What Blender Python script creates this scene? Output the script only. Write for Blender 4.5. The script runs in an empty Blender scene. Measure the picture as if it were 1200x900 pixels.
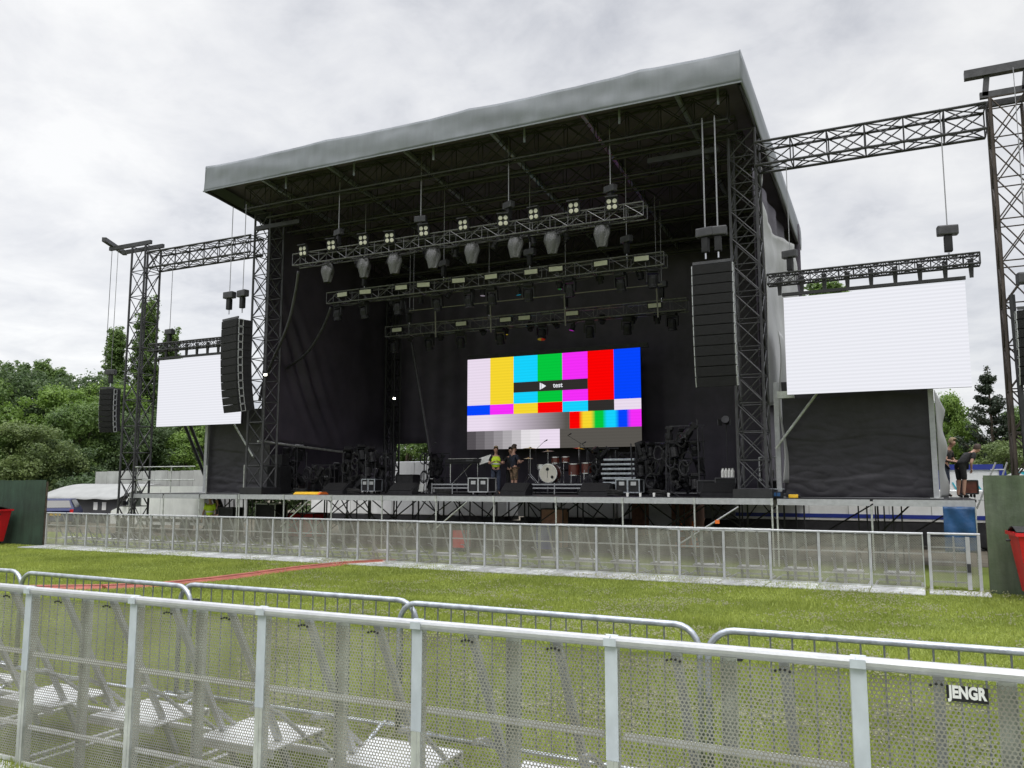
import bpy, bmesh, math, random
import numpy as np
from mathutils import noise as mnoise, Vector, Matrix, Quaternion
R = math.radians
random.seed(7)
S = bpy.context.scene
COL = S.collection

# ------------------------------------------------------------------ camera numbers
CZ = 2.3; YAW = R(25.7); PIT = math.atan(116/971.0); FPX = 971.0
_cy, _sy, _cp, _sp = math.cos(YAW), math.sin(YAW), math.cos(PIT), math.sin(PIT)
FW = (-_sy*_cp, _cy*_cp, _sp); RT = (_cy, _sy, 0); UP = (_sy*_sp, -_cy*_sp, _cp)
def at(px, py, Y):
    """survey helper: the point at stage depth Y seen along a sight line of the photo"""
    a = (px-600)/FPX; b = (450-py)/FPX
    d = [FW[i]+a*RT[i]+b*UP[i] for i in range(3)]
    t = Y/d[1]
    return Vector((d[0]*t, Y, CZ+d[2]*t))

def lin(r, g=None, b=None):
    if g is None: g = b = r
    f = lambda c: ((c/255)/12.92 if c/255 <= .04045 else ((c/255+.055)/1.055)**2.4)
    return (f(r), f(g), f(b))

# ------------------------------------------------------------------ materials
M = {}
def mat(name, col, rough=.6, metal=0., var=.15, scale=3., bump=0., bscale=40., coord='Object', col2=None, detail=6, spec=.5):
    m = bpy.data.materials.new(name); m.use_nodes = True
    nt = m.node_tree; b = nt.nodes['Principled BSDF']
    b.inputs['Roughness'].default_value = rough; b.inputs['Metallic'].default_value = metal
    b.inputs['Specular IOR Level'].default_value = spec
    tc = nt.nodes.new('ShaderNodeTexCoord')
    n = nt.nodes.new('ShaderNodeTexNoise'); n.inputs['Scale'].default_value = scale; n.inputs['Detail'].default_value = detail
    n.inputs['Roughness'].default_value = .6
    nt.links.new(tc.outputs[coord], n.inputs['Vector'])
    mp = nt.nodes.new('ShaderNodeMapRange'); mp.inputs[1].default_value = .35; mp.inputs[2].default_value = .65
    nt.links.new(n.outputs['Fac'], mp.inputs[0])
    mx = nt.nodes.new('ShaderNodeMix'); mx.data_type = 'RGBA'
    c2 = col2 if col2 else tuple(c*(1+var) for c in col)
    c1 = col if col2 else tuple(c*(1-var) for c in col)
    mx.inputs[6].default_value = (*c1, 1); mx.inputs[7].default_value = (*c2, 1)
    nt.links.new(mp.outputs[0], mx.inputs[0]); nt.links.new(mx.outputs[2], b.inputs['Base Color'])
    if bump:
        n2 = nt.nodes.new('ShaderNodeTexNoise'); n2.inputs['Scale'].default_value = bscale; n2.inputs['Detail'].default_value = 5
        nt.links.new(tc.outputs[coord], n2.inputs['Vector'])
        bp = nt.nodes.new('ShaderNodeBump'); bp.inputs['Strength'].default_value = bump; bp.inputs['Distance'].default_value = .05
        nt.links.new(n2.outputs['Fac'], bp.inputs['Height']); nt.links.new(bp.outputs['Normal'], b.inputs['Normal'])
    M[name] = m
    return m
mat('alu', (.50, .52, .50), .48, .55, .22, 6, .05, 30)
mat('alu_panel', (.31, .315, .27), .6, .1, .2, 1.6, col2=(.26, .245, .20))
mat('alu_bright', (.42, .43, .445), .42, .35, .10, 8, .04, 60)
mat('galv_dull', (.20, .215, .23), .5, .6, .25, 14, .06, 90)
mat('alu_white', (.62, .63, .63), .5, .1, .1, 8)
mat('galv', (.40, .43, .47), .42, .75, .25, 14, .06, 90)
mat('tape', (.46, .505, .55), .5, 0, .05, 5)
mat('tread', (.60, .61, .62), .5, .3, .14, 5, .25, 120)
mat('steel_black', (.022, .022, .025), .5, .2, .3, 4)
mat('steel_dark', (.034, .034, .038), .5, .4, .3, 5)
mat('steel_tower', (.056, .056, .062), .5, .35, .25, 5)
mat('truss_grey', (.14, .14, .147), .42, .6, .3, 9)
mat('rust_steel', (.055, .042, .036), .6, .3, .35, 3)
mat('roof_pvc', (.165, .180, .200), .55, 0, .10, .35, .25, 1.3)
mat('roof_under', (.092, .074, .112), .75, 0, .3, .6, .2, 2)
mat('cloth_black', (.062, .053, .074), .62, 0, .25, .8, .15, 1.2)
mat('tarp_black', (.0235, .0215, .0275), .5, 0, .3, 1.2, .25, 5)
mat('tarp_grey', (.33, .335, .335), .5, 0, .14, .7, .35, 2.2)
mat('plastic_black', (.016, .016, .018), .55, 0, .3, 6, spec=.25)
mat('grille_black', (.011, .011, .012), .7, 0, .3, 30, .3, 200, spec=.2)
mat('bag_grey', (.095, .095, .102), .3, 0, .3, 20, .6, 40)
mat('lens_white', (.50, .49, .41), .25, 0, .05, 5)
mat('strip_cream', (.45, .45, .36), .35, 0, .08, 9)
mat('glass_lens', (.03, .03, .04), .08, 0, .1, 5)
mat('pipe_grey', (.20, .195, .165), .5, .3, .1, 20)
mat('wood_green', (.021, .046, .030), .7, 0, .28, 1.1, .15, 12)
mat('wood_green_worn', (.055, .082, .040), .7, 0, .5, 1.4, .15, 12, col2=(.10, .125, .085))
mat('red_plastic', (.55, .012, .018), .35, 0, .08, 3)
mat('red_mat', (.29, .085, .06), .75, 0, .2, 2.5, .2, 30)
mat('white_paint', (.72, .73, .73), .4, 0, .06, 1.5)
mat('grey_panel', (.37, .38, .37), .55, 0, .12, .8)
mat('car_blue', (.010, .018, .085), .4, 0, .1, 3, spec=.3)
mat('glass_dark', (.018, .022, .026), .25, 0, .2, 2)
mat('rubber', (.016, .016, .016), .8, 0, .2, 10)
mat('truck_blue', (.015, .03, .22), .4, 0, .1, 3)
mat('teal', (.03, .38, .48), .5, 0, .12, 3)
mat('blue_tarp', (.012, .06, .16), .45, 0, .25, 3, .6, 4)
mat('canvas_white', (.27, .275, .27), .7, 0, .08, 1.5, .2, 4)
mat('wall_dark', (.05, .05, .055), .7, 0, .2, 1.2)
mat('yellow', (.70, .42, .02), .5, 0, .12, 6)
mat('orange', (.75, .16, .02), .5, 0, .1, 6)
mat('paper', (.78, .78, .76), .8, 0, .05, 4)
mat('skin', (.45, .26, .19), .55, 0, .1, 12)
mat('hair_brown', (.05, .03, .02), .7, 0, .3, 50)
mat('hair_dark', (.015, .012, .012), .7, 0, .3, 50)
mat('hair_fair', (.30, .22, .13), .7, 0, .3, 50)
mat('navy_cloth', (.016, .02, .036), .85, 0, .3, 9, .3, 25)
mat('black_cloth', (.013, .013, .014), .85, 0, .3, 9, .3, 25)
mat('hivis', (.62, .86, .03), .6, 0, .08, 9, .3, 25)
mat('reflective', (.68, .70, .70), .35, 0, .05, 9)
mat('denim', (.035, .045, .075), .85, 0, .25, 9, .3, 25)
mat('camo', (.30, .19, .12), .85, 0, .4, 14, .2, 25, col2=(.06, .05, .03), detail=2)
mat('drum_skin', (.72, .69, .60), .5, 0, .06, 6)
mat('drum_shell', (.12, .03, .022), .3, 0, .2, 6)
mat('brass', (.55, .42, .18), .3, .9, .15, 12)
mat('chrome', (.6, .6, .62), .2, .9, .1, 12)
mat('bark', (.085, .066, .048), .9, 0, .35, 8, .6, 20)
mat('brick', (.30, .16, .11), .85, 0, .25, 5)
mat('soil', (.10, .085, .06), .95, 0, .3, 2, .4, 8)
mat('chain', (.30, .30, .31), .4, .7, .1, 40)

def streaks(m, scl, amt, obj_random=0.):
    nt = m.node_tree; b = nt.nodes['Principled BSDF']; src = b.inputs['Base Color'].links[0].from_socket
    tc = nt.nodes.new('ShaderNodeTexCoord'); mp = nt.nodes.new('ShaderNodeMapping'); mp.inputs['Scale'].default_value = scl
    nt.links.new(tc.outputs['Object'], mp.inputs[0])
    n = nt.nodes.new('ShaderNodeTexNoise'); n.inputs['Scale'].default_value = 1; n.inputs['Detail'].default_value = 6; n.inputs['Roughness'].default_value = .65
    nt.links.new(mp.outputs[0], n.inputs['Vector'])
    r = nt.nodes.new('ShaderNodeMapRange'); r.inputs[1].default_value = .35; r.inputs[2].default_value = .68; r.inputs[3].default_value = 1-amt; r.inputs[4].default_value = 1+amt*.5
    nt.links.new(n.outputs['Fac'], r.inputs[0]); f = r.outputs[0]
    if obj_random:
        oi = nt.nodes.new('ShaderNodeObjectInfo'); q = nt.nodes.new('ShaderNodeMapRange'); q.inputs[3].default_value = 1-obj_random; q.inputs[4].default_value = 1+obj_random*.6
        nt.links.new(oi.outputs['Random'], q.inputs[0])
        k = nt.nodes.new('ShaderNodeMath'); k.operation = 'MULTIPLY'; nt.links.new(f, k.inputs[0]); nt.links.new(q.outputs[0], k.inputs[1]); f = k.outputs[0]
    v = nt.nodes.new('ShaderNodeVectorMath'); v.operation = 'SCALE'; nt.links.new(src, v.inputs[0]); nt.links.new(f, v.inputs['Scale'])
    nt.links.new(v.outputs[0], b.inputs['Base Color'])
streaks(M['roof_pvc'], (5, 5, .5), .08); streaks(M['alu_panel'], (5, 5, 1.2), .28, .18); streaks(M['wood_green'], (6, 6, .9), .3, .15); streaks(M['wood_green_worn'], (5, 5, .8), .3, .15)
streaks(M['tread'], (3, 3, 3), .3, .12); streaks(M['white_paint'], (1.5, 1.5, .6), .12); streaks(M['grey_panel'], (1.5, 1.5, .5), .2, .1); streaks(M['tape'], (8, 8, 4), .12, .08); streaks(M['red_plastic'], (4, 4, 1), .2)
def leaf_mat(name, c1, c2, rough=.55, trans=.35):
    m = bpy.data.materials.new(name); m.use_nodes = True; nt = m.node_tree
    b = nt.nodes['Principled BSDF']; b.inputs['Roughness'].default_value = rough
    out = nt.nodes['Material Output']
    g = nt.nodes.new('ShaderNodeNewGeometry')
    tc = nt.nodes.new('ShaderNodeTexCoord'); n = nt.nodes.new('ShaderNodeTexNoise'); n.inputs['Scale'].default_value = .55
    nt.links.new(tc.outputs['Object'], n.inputs['Vector'])
    ad = nt.nodes.new('ShaderNodeMath'); ad.operation = 'MULTIPLY_ADD'; ad.inputs[1].default_value = .55
    nt.links.new(g.outputs['Random Per Island'], ad.inputs[0])
    mp = nt.nodes.new('ShaderNodeMapRange'); mp.inputs[1].default_value = .35; mp.inputs[2].default_value = .65; mp.inputs[4].default_value = .45
    nt.links.new(n.outputs['Fac'], mp.inputs[0]); nt.links.new(mp.outputs[0], ad.inputs[2])
    mx = nt.nodes.new('ShaderNodeMix'); mx.data_type = 'RGBA'
    mx.inputs[6].default_value = (*c1, 1); mx.inputs[7].default_value = (*c2, 1)
    nt.links.new(ad.outputs[0], mx.inputs[0]); nt.links.new(mx.outputs[2], b.inputs['Base Color'])
    t = nt.nodes.new('ShaderNodeBsdfTranslucent'); nt.links.new(mx.outputs[2], t.inputs['Color'])
    ms = nt.nodes.new('ShaderNodeMixShader'); ms.inputs[0].default_value = trans
    nt.links.new(b.outputs[0], ms.inputs[1]); nt.links.new(t.outputs[0], ms.inputs[2]); nt.links.new(ms.outputs[0], out.inputs['Surface'])
    M[name] = m
    return m
leaf_mat('leaf_mid', (.060, .115, .030), (.19, .29, .070), .55, .45)
leaf_mat('leaf_bright', (.082, .155, .028), (.25, .38, .07), .55, .45)
leaf_mat('leaf_dark', (.046, .084, .034), (.13, .195, .07), .55, .45)
leaf_mat('leaf_grey', (.080, .125, .040), (.22, .285, .095), .55, .45)
leaf_mat('needle', (.014, .026, .013), (.035, .055, .026), .6, .15)
leaf_mat('grass_blade', (.17, .218, .036), (.40, .465, .095), .6, .4)
leaf_mat('clover', (.33, .34, .19), (.52, .52, .36), .7, .2)

def emit_mat(name, col, strength):
    m = bpy.data.materials.new(name); m.use_nodes = True; nt = m.node_tree
    nt.nodes.remove(nt.nodes['Principled BSDF'])
    e = nt.nodes.new('ShaderNodeEmission'); e.inputs[0].default_value = (*col, 1); e.inputs[1].default_value = strength
    nt.links.new(e.outputs[0], nt.nodes['Material Output'].inputs['Surface'])
    M[name] = m
    return m
emit_mat('lamp_lit', (1, .96, .78), 14)

# ------------------------------------------------------------------ mesh builder
class MB:
    def __init__(s): s.v = []; s.f = []
    def add(s, vs, fs):
        o = len(s.v); s.v += [tuple(p) for p in vs]; s.f += [tuple(i+o for i in f) for f in fs]; return s
    def box(s, c, d, rot=None, taper=None):
        x, y, z = d[0]/2, d[1]/2, d[2]/2
        vs = [Vector((sx*x, sy*y, sz*z)) for sz in (-1, 1) for sy in (-1, 1) for sx in (-1, 1)]
        if taper:
            for i in range(4, 8): vs[i].x *= taper[0]; vs[i].y *= taper[1]
        if rot is not None: vs = [rot @ p for p in vs]
        vs = [p+Vector(c) for p in vs]
        return s.add(vs, [(0, 2, 3, 1), (4, 5, 7, 6), (0, 1, 5, 4), (2, 6, 7, 3), (0, 4, 6, 2), (1, 3, 7, 5)])
    def bx(s, x0, x1, y0, y1, z0, z1):
        return s.box(((x0+x1)/2, (y0+y1)/2, (z0+z1)/2), (x1-x0, y1-y0, z1-z0))
    def rbox(s, c, d, r=.02, rot=None):
        """box with chamfered edges"""
        bm = bmesh.new(); bmesh.ops.create_cube(bm, size=1)
        for v in bm.verts: v.co = Vector((v.co.x*d[0], v.co.y*d[1], v.co.z*d[2]))
        bmesh.ops.bevel(bm, geom=list(bm.edges), offset=r, segments=2, affect='EDGES', profile=.6)
        vs = [v.co.copy() for v in bm.verts]
        if rot is not None: vs = [rot @ p for p in vs]
        vs = [p+Vector(c) for p in vs]
        bm.verts.index_update()
        fs = [tuple(v.index for v in f.verts) for f in bm.faces]; bm.free()
        return s.add(vs, fs)
    def tube(s, p, q, r, n=8, r2=None, cap=True):
        p = Vector(p); q = Vector(q); d = q-p
        if d.length < 1e-6: return s
        r2 = r if r2 is None else r2
        w = d.normalized(); u = w.orthogonal().normalized(); t = w.cross(u)
        vs = []
        for c, rr in ((p, r), (q, r2)):
            vs += [c+(u*math.cos(2*math.pi*i/n)+t*math.sin(2*math.pi*i/n))*rr for i in range(n)]
        fs = [(i, (i+1) % n, n+(i+1) % n, n+i) for i in range(n)]
        if cap: fs += [tuple(range(n-1, -1, -1)), tuple(range(n, 2*n))]
        return s.add(vs, fs)
    def path(s, pts, r, n=8, r2=None):
        pts = [Vector(p) for p in pts]; k = len(pts); vs = []; fs = []
        prev = None
        for i, p in enumerate(pts):
            d = (pts[min(i+1, k-1)]-pts[max(i-1, 0)]).normalized()
            u = d.orthogonal().normalized() if prev is None else (prev-d*prev.dot(d)).normalized()
            prev = u; t = d.cross(u)
            rr = r if r2 is None else r+(r2-r)*i/(k-1)
            vs += [p+(u*math.cos(2*math.pi*j/n)+t*math.sin(2*math.pi*j/n))*rr for j in range(n)]
        for i in range(k-1):
            for j in range(n): fs.append((i*n+j, i*n+(j+1) % n, (i+1)*n+(j+1) % n, (i+1)*n+j))
        fs += [tuple(range(n-1, -1, -1)), tuple(range((k-1)*n, k*n))]
        return s.add(vs, fs)
    def lathe(s, prof, n=14, mtx=None):
        """prof: list of (radius, z)"""
        vs = []; fs = []
        for r, z in prof:
            vs += [Vector((r*math.cos(2*math.pi*i/n), r*math.sin(2*math.pi*i/n), z)) for i in range(n)]
        if mtx is not None: vs = [mtx @ v for v in vs]
        for k in range(len(prof)-1):
            for i in range(n): fs.append((k*n+i, k*n+(i+1) % n, (k+1)*n+(i+1) % n, (k+1)*n+i))
        fs += [tuple(range(n-1, -1, -1)), tuple(range((len(prof)-1)*n, len(prof)*n))]
        return s.add(vs, fs)
    def prism(s, poly, y0, y1, rot=None, off=(0, 0, 0)):
        """poly in (x,z), extruded in y"""
        n = len(poly)
        vs = [Vector((x, y0, z)) for x, z in poly]+[Vector((x, y1, z)) for x, z in poly]
        if rot is not None: vs = [rot @ v for v in vs]
        vs = [v+Vector(off) for v in vs]
        fs = [tuple(range(n)), tuple(range(2*n-1, n-1, -1))]+[(i, n+i, n+(i+1) % n, (i+1) % n) for i in range(n)]
        return s.add(vs, fs)
    def grid(s, fn, nu, nv):
        vs = [fn(i/nu, j/nv) for j in range(nv+1) for i in range(nu+1)]
        fs = [(j*(nu+1)+i, j*(nu+1)+i+1, (j+1)*(nu+1)+i+1, (j+1)*(nu+1)+i) for j in range(nv) for i in range(nu)]
        return s.add(vs, fs)
    def mesh(s, name):
        me = bpy.data.meshes.new(name); me.from_pydata(s.v, [], s.f); me.update(); return me
    def build(s, name, m, parent=None, loc=(0, 0, 0), rot=(0, 0, 0), smooth=False, solid=0, fix=True):
        me = s.mesh(name)
        if fix:
            bm = bmesh.new(); bm.from_mesh(me); bmesh.ops.recalc_face_normals(bm, faces=bm.faces); bm.to_mesh(me); bm.free()
        if m: me.materials.append(M[m] if isinstance(m, str) else m)
        if smooth: me.polygons.foreach_set('use_smooth', [True]*len(me.polygons))
        o = bpy.data.objects.new(name, me); COL.objects.link(o); o.location = loc; o.rotation_euler = rot
        if parent: o.parent = parent
        if solid:
            md = o.modifiers.new('Solidify', 'SOLIDIFY'); md.thickness = solid
        return o

def tag(o, label=None, cat=None, group=None, kind=None):
    if label: o['label'] = label
    if cat: o['category'] = cat
    if group: o['group'] = group
    if kind: o['kind'] = kind
    return o
def thing(name, label, cat, loc=(0, 0, 0), rz=0, group=None):
    o = bpy.data.objects.new(name, None); COL.objects.link(o); o.location = loc; o.rotation_euler = (0, 0, rz)
    o.empty_display_size = .1
    return tag(o, label, cat, group)
KIDS = {}
def dup(root, loc, rz=None, label=None, group=None, scale=None):
    def cp(o, par):
        c = o.copy(); COL.objects.link(c)
        if par: c.parent = par
        for ch in list(o.children): cp(ch, c)
        return c
    c = cp(root, None); c.location = loc
    if rz is not None: c.rotation_euler = (0, 0, rz)
    if scale is not None: c.scale = scale if hasattr(scale, '__len__') else (scale,)*3
    if label: c['label'] = label
    if group: c['group'] = group
    return c
ORD = ['first', 'second', 'third', 'fourth', 'fifth', 'sixth', 'seventh', 'eighth', 'ninth', 'tenth', 'eleventh', 'twelfth', 'thirteenth', 'fourteenth', 'fifteenth', 'sixteenth', 'seventeenth', 'eighteenth', 'nineteenth', 'twentieth'] + ['twenty '+w for w in ('first', 'second', 'third', 'fourth', 'fifth', 'sixth', 'seventh', 'eighth', 'ninth')] + ['thirtieth', 'thirty first', 'thirty second', 'thirty third']
def smooth01(t):
    t = max(0., min(1., t)); return t*t*(3-2*t)
def gz(x, y): return .35*(1-smooth01((y-6.5)/10))

# ------------------------------------------------------------------ camera, world, sun
cam = bpy.data.objects.new('camera', bpy.data.cameras.new('camera')); COL.objects.link(cam)
cam.location = (0, 0, CZ); cam.rotation_euler = (math.pi/2+PIT, 0, YAW)
cam.data.sensor_width = 36; cam.data.lens = FPX/1200*36; cam.data.clip_end = 3000; cam.data.clip_start = .05
S.camera = cam
EL, AZ = R(58), R(160)   # high, thinly veiled sun behind the photographer
w = bpy.data.worlds.new('World'); S.world = w; w.use_nodes = True
nt = w.node_tree; bg = nt.nodes['Background']
sky = nt.nodes.new('ShaderNodeTexSky'); sky.sky_type = 'NISHITA'; sky.sun_disc = False
sky.sun_elevation = EL; sky.sun_rotation = AZ
tc = nt.nodes.new('ShaderNodeTexCoord'); sep = nt.nodes.new('ShaderNodeSeparateXYZ')
nt.links.new(tc.outputs['Generated'], sep.inputs[0])
def math_node(op, a, b=None, clamp=False):
    n = nt.nodes.new('ShaderNodeMath'); n.operation = op; n.use_clamp = clamp
    for i, v in enumerate((a, b)):
        if v is None: continue
        if isinstance(v, (int, float)): n.inputs[i].default_value = v
        else: nt.links.new(v, n.inputs[i])
    return n.outputs[0]
zp = math_node('MAXIMUM', sep.outputs[2], 0.0)
den = math_node('ADD', zp, .22)
cx = math_node('DIVIDE', sep.outputs[0], den); cyy = math_node('DIVIDE', sep.outputs[1], den)
cmb = nt.nodes.new('ShaderNodeCombineXYZ'); nt.links.new(cx, cmb.inputs[0]); nt.links.new(cyy, cmb.inputs[1])
def noise(scale, detail, rough, dist=0.):
    n = nt.nodes.new('ShaderNodeTexNoise'); n.inputs['Scale'].default_value = scale; n.inputs['Detail'].default_value = detail
    n.inputs['Roughness'].default_value = rough; n.inputs['Distortion'].default_value = dist
    nt.links.new(cmb.outputs[0], n.inputs['Vector']); return n.outputs['Fac']
nA = noise(.9, 7, .55, .4); nB = noise(4.5, 8, .6, .3)
cl = math_node('ADD', math_node('MULTIPLY', nA, .68), math_node('MULTIPLY', nB, .32))
ramp = nt.nodes.new('ShaderNodeValToRGB'); nt.links.new(cl, ramp.inputs[0])
e = ramp.color_ramp.elements
e[0].position = .38; e[0].color = (.62, .64, .70, 1)
e[1].position = .60; e[1].color = (1.12, 1.12, 1.12, 1)
e2 = ramp.color_ramp.elements.new(.48); e2.color = (.90, .91, .945, 1)
# an overcast sky brightens towards the zenith
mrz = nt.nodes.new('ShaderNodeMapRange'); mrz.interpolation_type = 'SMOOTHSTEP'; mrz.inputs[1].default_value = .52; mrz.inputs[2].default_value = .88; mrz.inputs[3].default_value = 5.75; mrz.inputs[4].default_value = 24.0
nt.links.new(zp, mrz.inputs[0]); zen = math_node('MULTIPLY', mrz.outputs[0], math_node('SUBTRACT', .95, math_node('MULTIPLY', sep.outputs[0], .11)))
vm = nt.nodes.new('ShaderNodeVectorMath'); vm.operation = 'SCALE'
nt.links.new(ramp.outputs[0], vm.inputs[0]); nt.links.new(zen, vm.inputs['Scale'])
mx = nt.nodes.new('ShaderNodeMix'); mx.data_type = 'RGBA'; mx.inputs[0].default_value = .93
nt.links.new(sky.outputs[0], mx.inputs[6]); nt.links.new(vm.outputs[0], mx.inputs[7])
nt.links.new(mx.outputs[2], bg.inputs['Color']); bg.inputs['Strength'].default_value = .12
sd = bpy.data.lights.new('sun', 'SUN'); sd.energy = 1.0; sd.angle = R(25); sd.color = (1, .96, .9)
so = bpy.data.objects.new('sun', sd); COL.objects.link(so)
dirv = Vector((math.sin(AZ)*math.cos(EL), math.cos(AZ)*math.cos(EL), math.sin(EL)))
so.rotation_euler = dirv.to_track_quat('Z', 'Y').to_euler(); so.location = dirv*200
S.view_settings.view_transform = 'Standard'; S.view_settings.look = 'None'; S.view_settings.exposure = .36; S.view_settings.gamma = 1
S.cycles.max_bounces = 6; S.cycles.transparent_max_bounces = 8
S.cycles.use_denoising = True

# ------------------------------------------------------------------ ground
def ground():
    m = bpy.data.materials.new('grass_ground'); m.use_nodes = True; n_ = m.node_tree; b = n_.nodes['Principled BSDF']
    b.inputs['Roughness'].default_value = .9; b.inputs['Specular IOR Level'].default_value = .1
    g = n_.nodes.new('ShaderNodeNewGeometry')
    def nz(sc, det):
        k = n_.nodes.new('ShaderNodeTexNoise'); k.inputs['Scale'].default_value = sc; k.inputs['Detail'].default_value = det
        n_.links.new(g.outputs['Position'], k.inputs['Vector']); return k.outputs['Fac']
    def mixc(f, a, c, lo, hi):
        mp = n_.nodes.new('ShaderNodeMapRange'); mp.inputs[1].default_value = lo; mp.inputs[2].default_value = hi; n_.links.new(f, mp.inputs[0])
        x = n_.nodes.new('ShaderNodeMix'); x.data_type = 'RGBA'; n_.links.new(mp.outputs[0], x.inputs[0])
        for i, v in ((6, a), (7, c)):
            if isinstance(v, tuple): x.inputs[i].default_value = (*v, 1)
            else: n_.links.new(v, x.inputs[i])
        return x.outputs[2]
    a = mixc(nz(.45, 5), (.105, .145, .026), (.15, .19, .04), .35, .65)
    c = mixc(nz(14, 6), a, (.15, .145, .05), .50, .75)
    n_.links.new(c, b.inputs['Base Color'])
    bp = n_.nodes.new('ShaderNodeBump'); bp.inputs['Strength'].default_value = .6; bp.inputs['Distance'].default_value = .04
    n_.links.new(nz(45, 4), bp.inputs['Height']); n_.links.new(bp.outputs['Normal'], b.inputs['Normal'])
    M['ground'] = m
    xs = [-900, -400, -200, -100]+[-60+2*i for i in range(41)]+[60, 200, 500, 900]
    ys = [-300, -100, -40, -10]+[i for i in range(0, 41)]+[50, 80, 150, 400, 1200]
    mb = MB(); nx = len(xs)
    mb.v = [(x, y, gz(x, y)) for y in ys for x in xs]
    mb.f = [(j*nx+i, j*nx+i+1, (j+1)*nx+i+1, (j+1)*nx+i) for j in range(len(ys)-1) for i in range(nx-1)]
    tag(mb.build('ground', m, smooth=True), kind='structure')
ground()
# backstage hardstanding
tag(MB().bx(-120, 60, 26.5, 120, -.05, .006).build('gravel_yard', 'soil'), kind='structure')

def np_mesh(name, verts, faces_n, material):
    """verts (N*k,3) grouped in polygons of k corners"""
    k = faces_n; nf = len(verts)//k
    me = bpy.data.meshes.new(name)
    me.vertices.add(len(verts)); me.vertices.foreach_set('co', np.asarray(verts, np.float32).ravel())
    me.loops.add(len(verts)); me.loops.foreach_set('vertex_index', np.arange(len(verts), dtype=np.int32))
    me.polygons.add(nf); me.polygons.foreach_set('loop_start', np.arange(0, len(verts), k, dtype=np.int32))
    me.polygons.foreach_set('loop_total', np.full(nf, k, np.int32))
    me.update(calc_edges=True); me.materials.append(M[material]); me.validate()
    return me

rng = np.random.default_rng(3)
def grass():
    n = 640000
    # density falls with distance from the photographer's fence
    u = rng.random(n)
    y = 3.2+(21.0-3.2)*u**1.35
    x = rng.uniform(-1.5, .22, n)*y*1.05+rng.uniform(-1, 1, n)
    patch = np.sin(x*1.3+1.7*np.sin(y*.9))*np.sin(y*1.1+1.3*np.sin(x*.7))
    h = rng.uniform(.025, .065, n)*(1+.35*patch)
    a = rng.uniform(0, 2*np.pi, n); wd = rng.uniform(.004, .009, n)*(1+y/25)
    g = .35*(1-np.clip((y-6.5)/10, 0, 1)**2*(3-2*np.clip((y-6.5)/10, 0, 1)))
    dx, dy = np.cos(a)*wd, np.sin(a)*wd
    lx, ly = rng.normal(0, .022, n), rng.normal(0, .022, n)
    v = np.empty((n, 3, 3))
    v[:, 0] = np.stack([x-dx, y-dy, g-.004], 1); v[:, 1] = np.stack([x+dx, y+dy, g-.004], 1)
    v[:, 2] = np.stack([x+lx, y+ly, g+h], 1)
    o = bpy.data.objects.new('grass', np_mesh('grass', v.reshape(-1, 3), 3, 'grass_blade')); COL.objects.link(o)
    tag(o, 'short green grass of the field between the barriers', 'grass', kind='stuff')
    # clover heads in loose drifts
    k = 42000
    y = 5+(20.5-5)*rng.random(k); x = rng.uniform(-.95, .2, k)*y
    nz = np.array([mnoise.noise(Vector((a_*.55, b_*.9, 2.0)))+.6*mnoise.noise(Vector((a_*2.1, b_*2.6, 5.0))) for a_, b_ in zip(x, y)])
    keep = (nz+rng.normal(0, .13, k)+np.where(x > -9, .0, -.14)-np.where(y < 9, .06, 0)) > .19
    x, y = x[keep], y[keep]; k = len(x)
    g = .35*(1-np.clip((y-6.5)/10, 0, 1)**2*(3-2*np.clip((y-6.5)/10, 0, 1)))+rng.uniform(.05, .085, k)
    s = rng.uniform(.010, .018, k)
    v = np.empty((k, 3, 4, 3))
    c = np.stack([x, y, g], 1)
    ax = np.eye(3)
    for i, (p, q) in enumerate(((0, 1), (0, 2), (1, 2))):
        for j, (su, sv) in enumerate(((1, 0), (0, 1), (-1, 0), (0, -1))):
            v[:, i, j] = c+s[:, None]*(su*ax[p]+sv*ax[q])
    o = bpy.data.objects.new('clover', np_mesh('clover', v.reshape(-1, 3), 4, 'clover')); COL.objects.link(o)
    tag(o, 'white clover heads scattered in the grass', 'clover', kind='stuff')
grass()

# ------------------------------------------------------------------ crowd barriers
def perforated(x0, x1, z0, z1, pitch, hole, y=0.):
    """sheet with a staggered grid of real hexagonal holes"""
    dx = pitch; dz = pitch*math.sqrt(3)/2
    nx = int((x1-x0)/dx); nz = int((z1-z0)/dz)
    ox = (x0+x1)/2-nx*dx/2; oz = (z0+z1)/2-nz*dz/2
    ri = hole; ro = dx/math.sqrt(3)
    vi = {}; vs = []; fs = []
    def vid(px, pz):
        k = (round(px*1e4), round(pz*1e4))
        if k not in vi: vi[k] = len(vs); vs.append((px, y, pz))
        return vi[k]
    for j in range(nz):
        for i in range(nx):
            cx_ = ox+(i+.5+(.5 if j % 2 else 0))*dx; cz_ = oz+(j+.5)*dz
            if cx_+dx/2 > x1: continue
            o_ = []; n_ = []
            for k in range(6):
                a = math.pi/6+k*math.pi/3
                o_.append(vid(cx_+ro*math.cos(a), cz_+ro*math.sin(a)))
                n_.append(len(vs)); vs.append((cx_+ri*math.cos(a), y, cz_+ri*math.sin(a)))
            for k in range(6):
                fs.append((o_[k], o_[(k+1) % 6], n_[(k+1) % 6], n_[k]))
    return vs, fs
PW = 1.075
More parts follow.
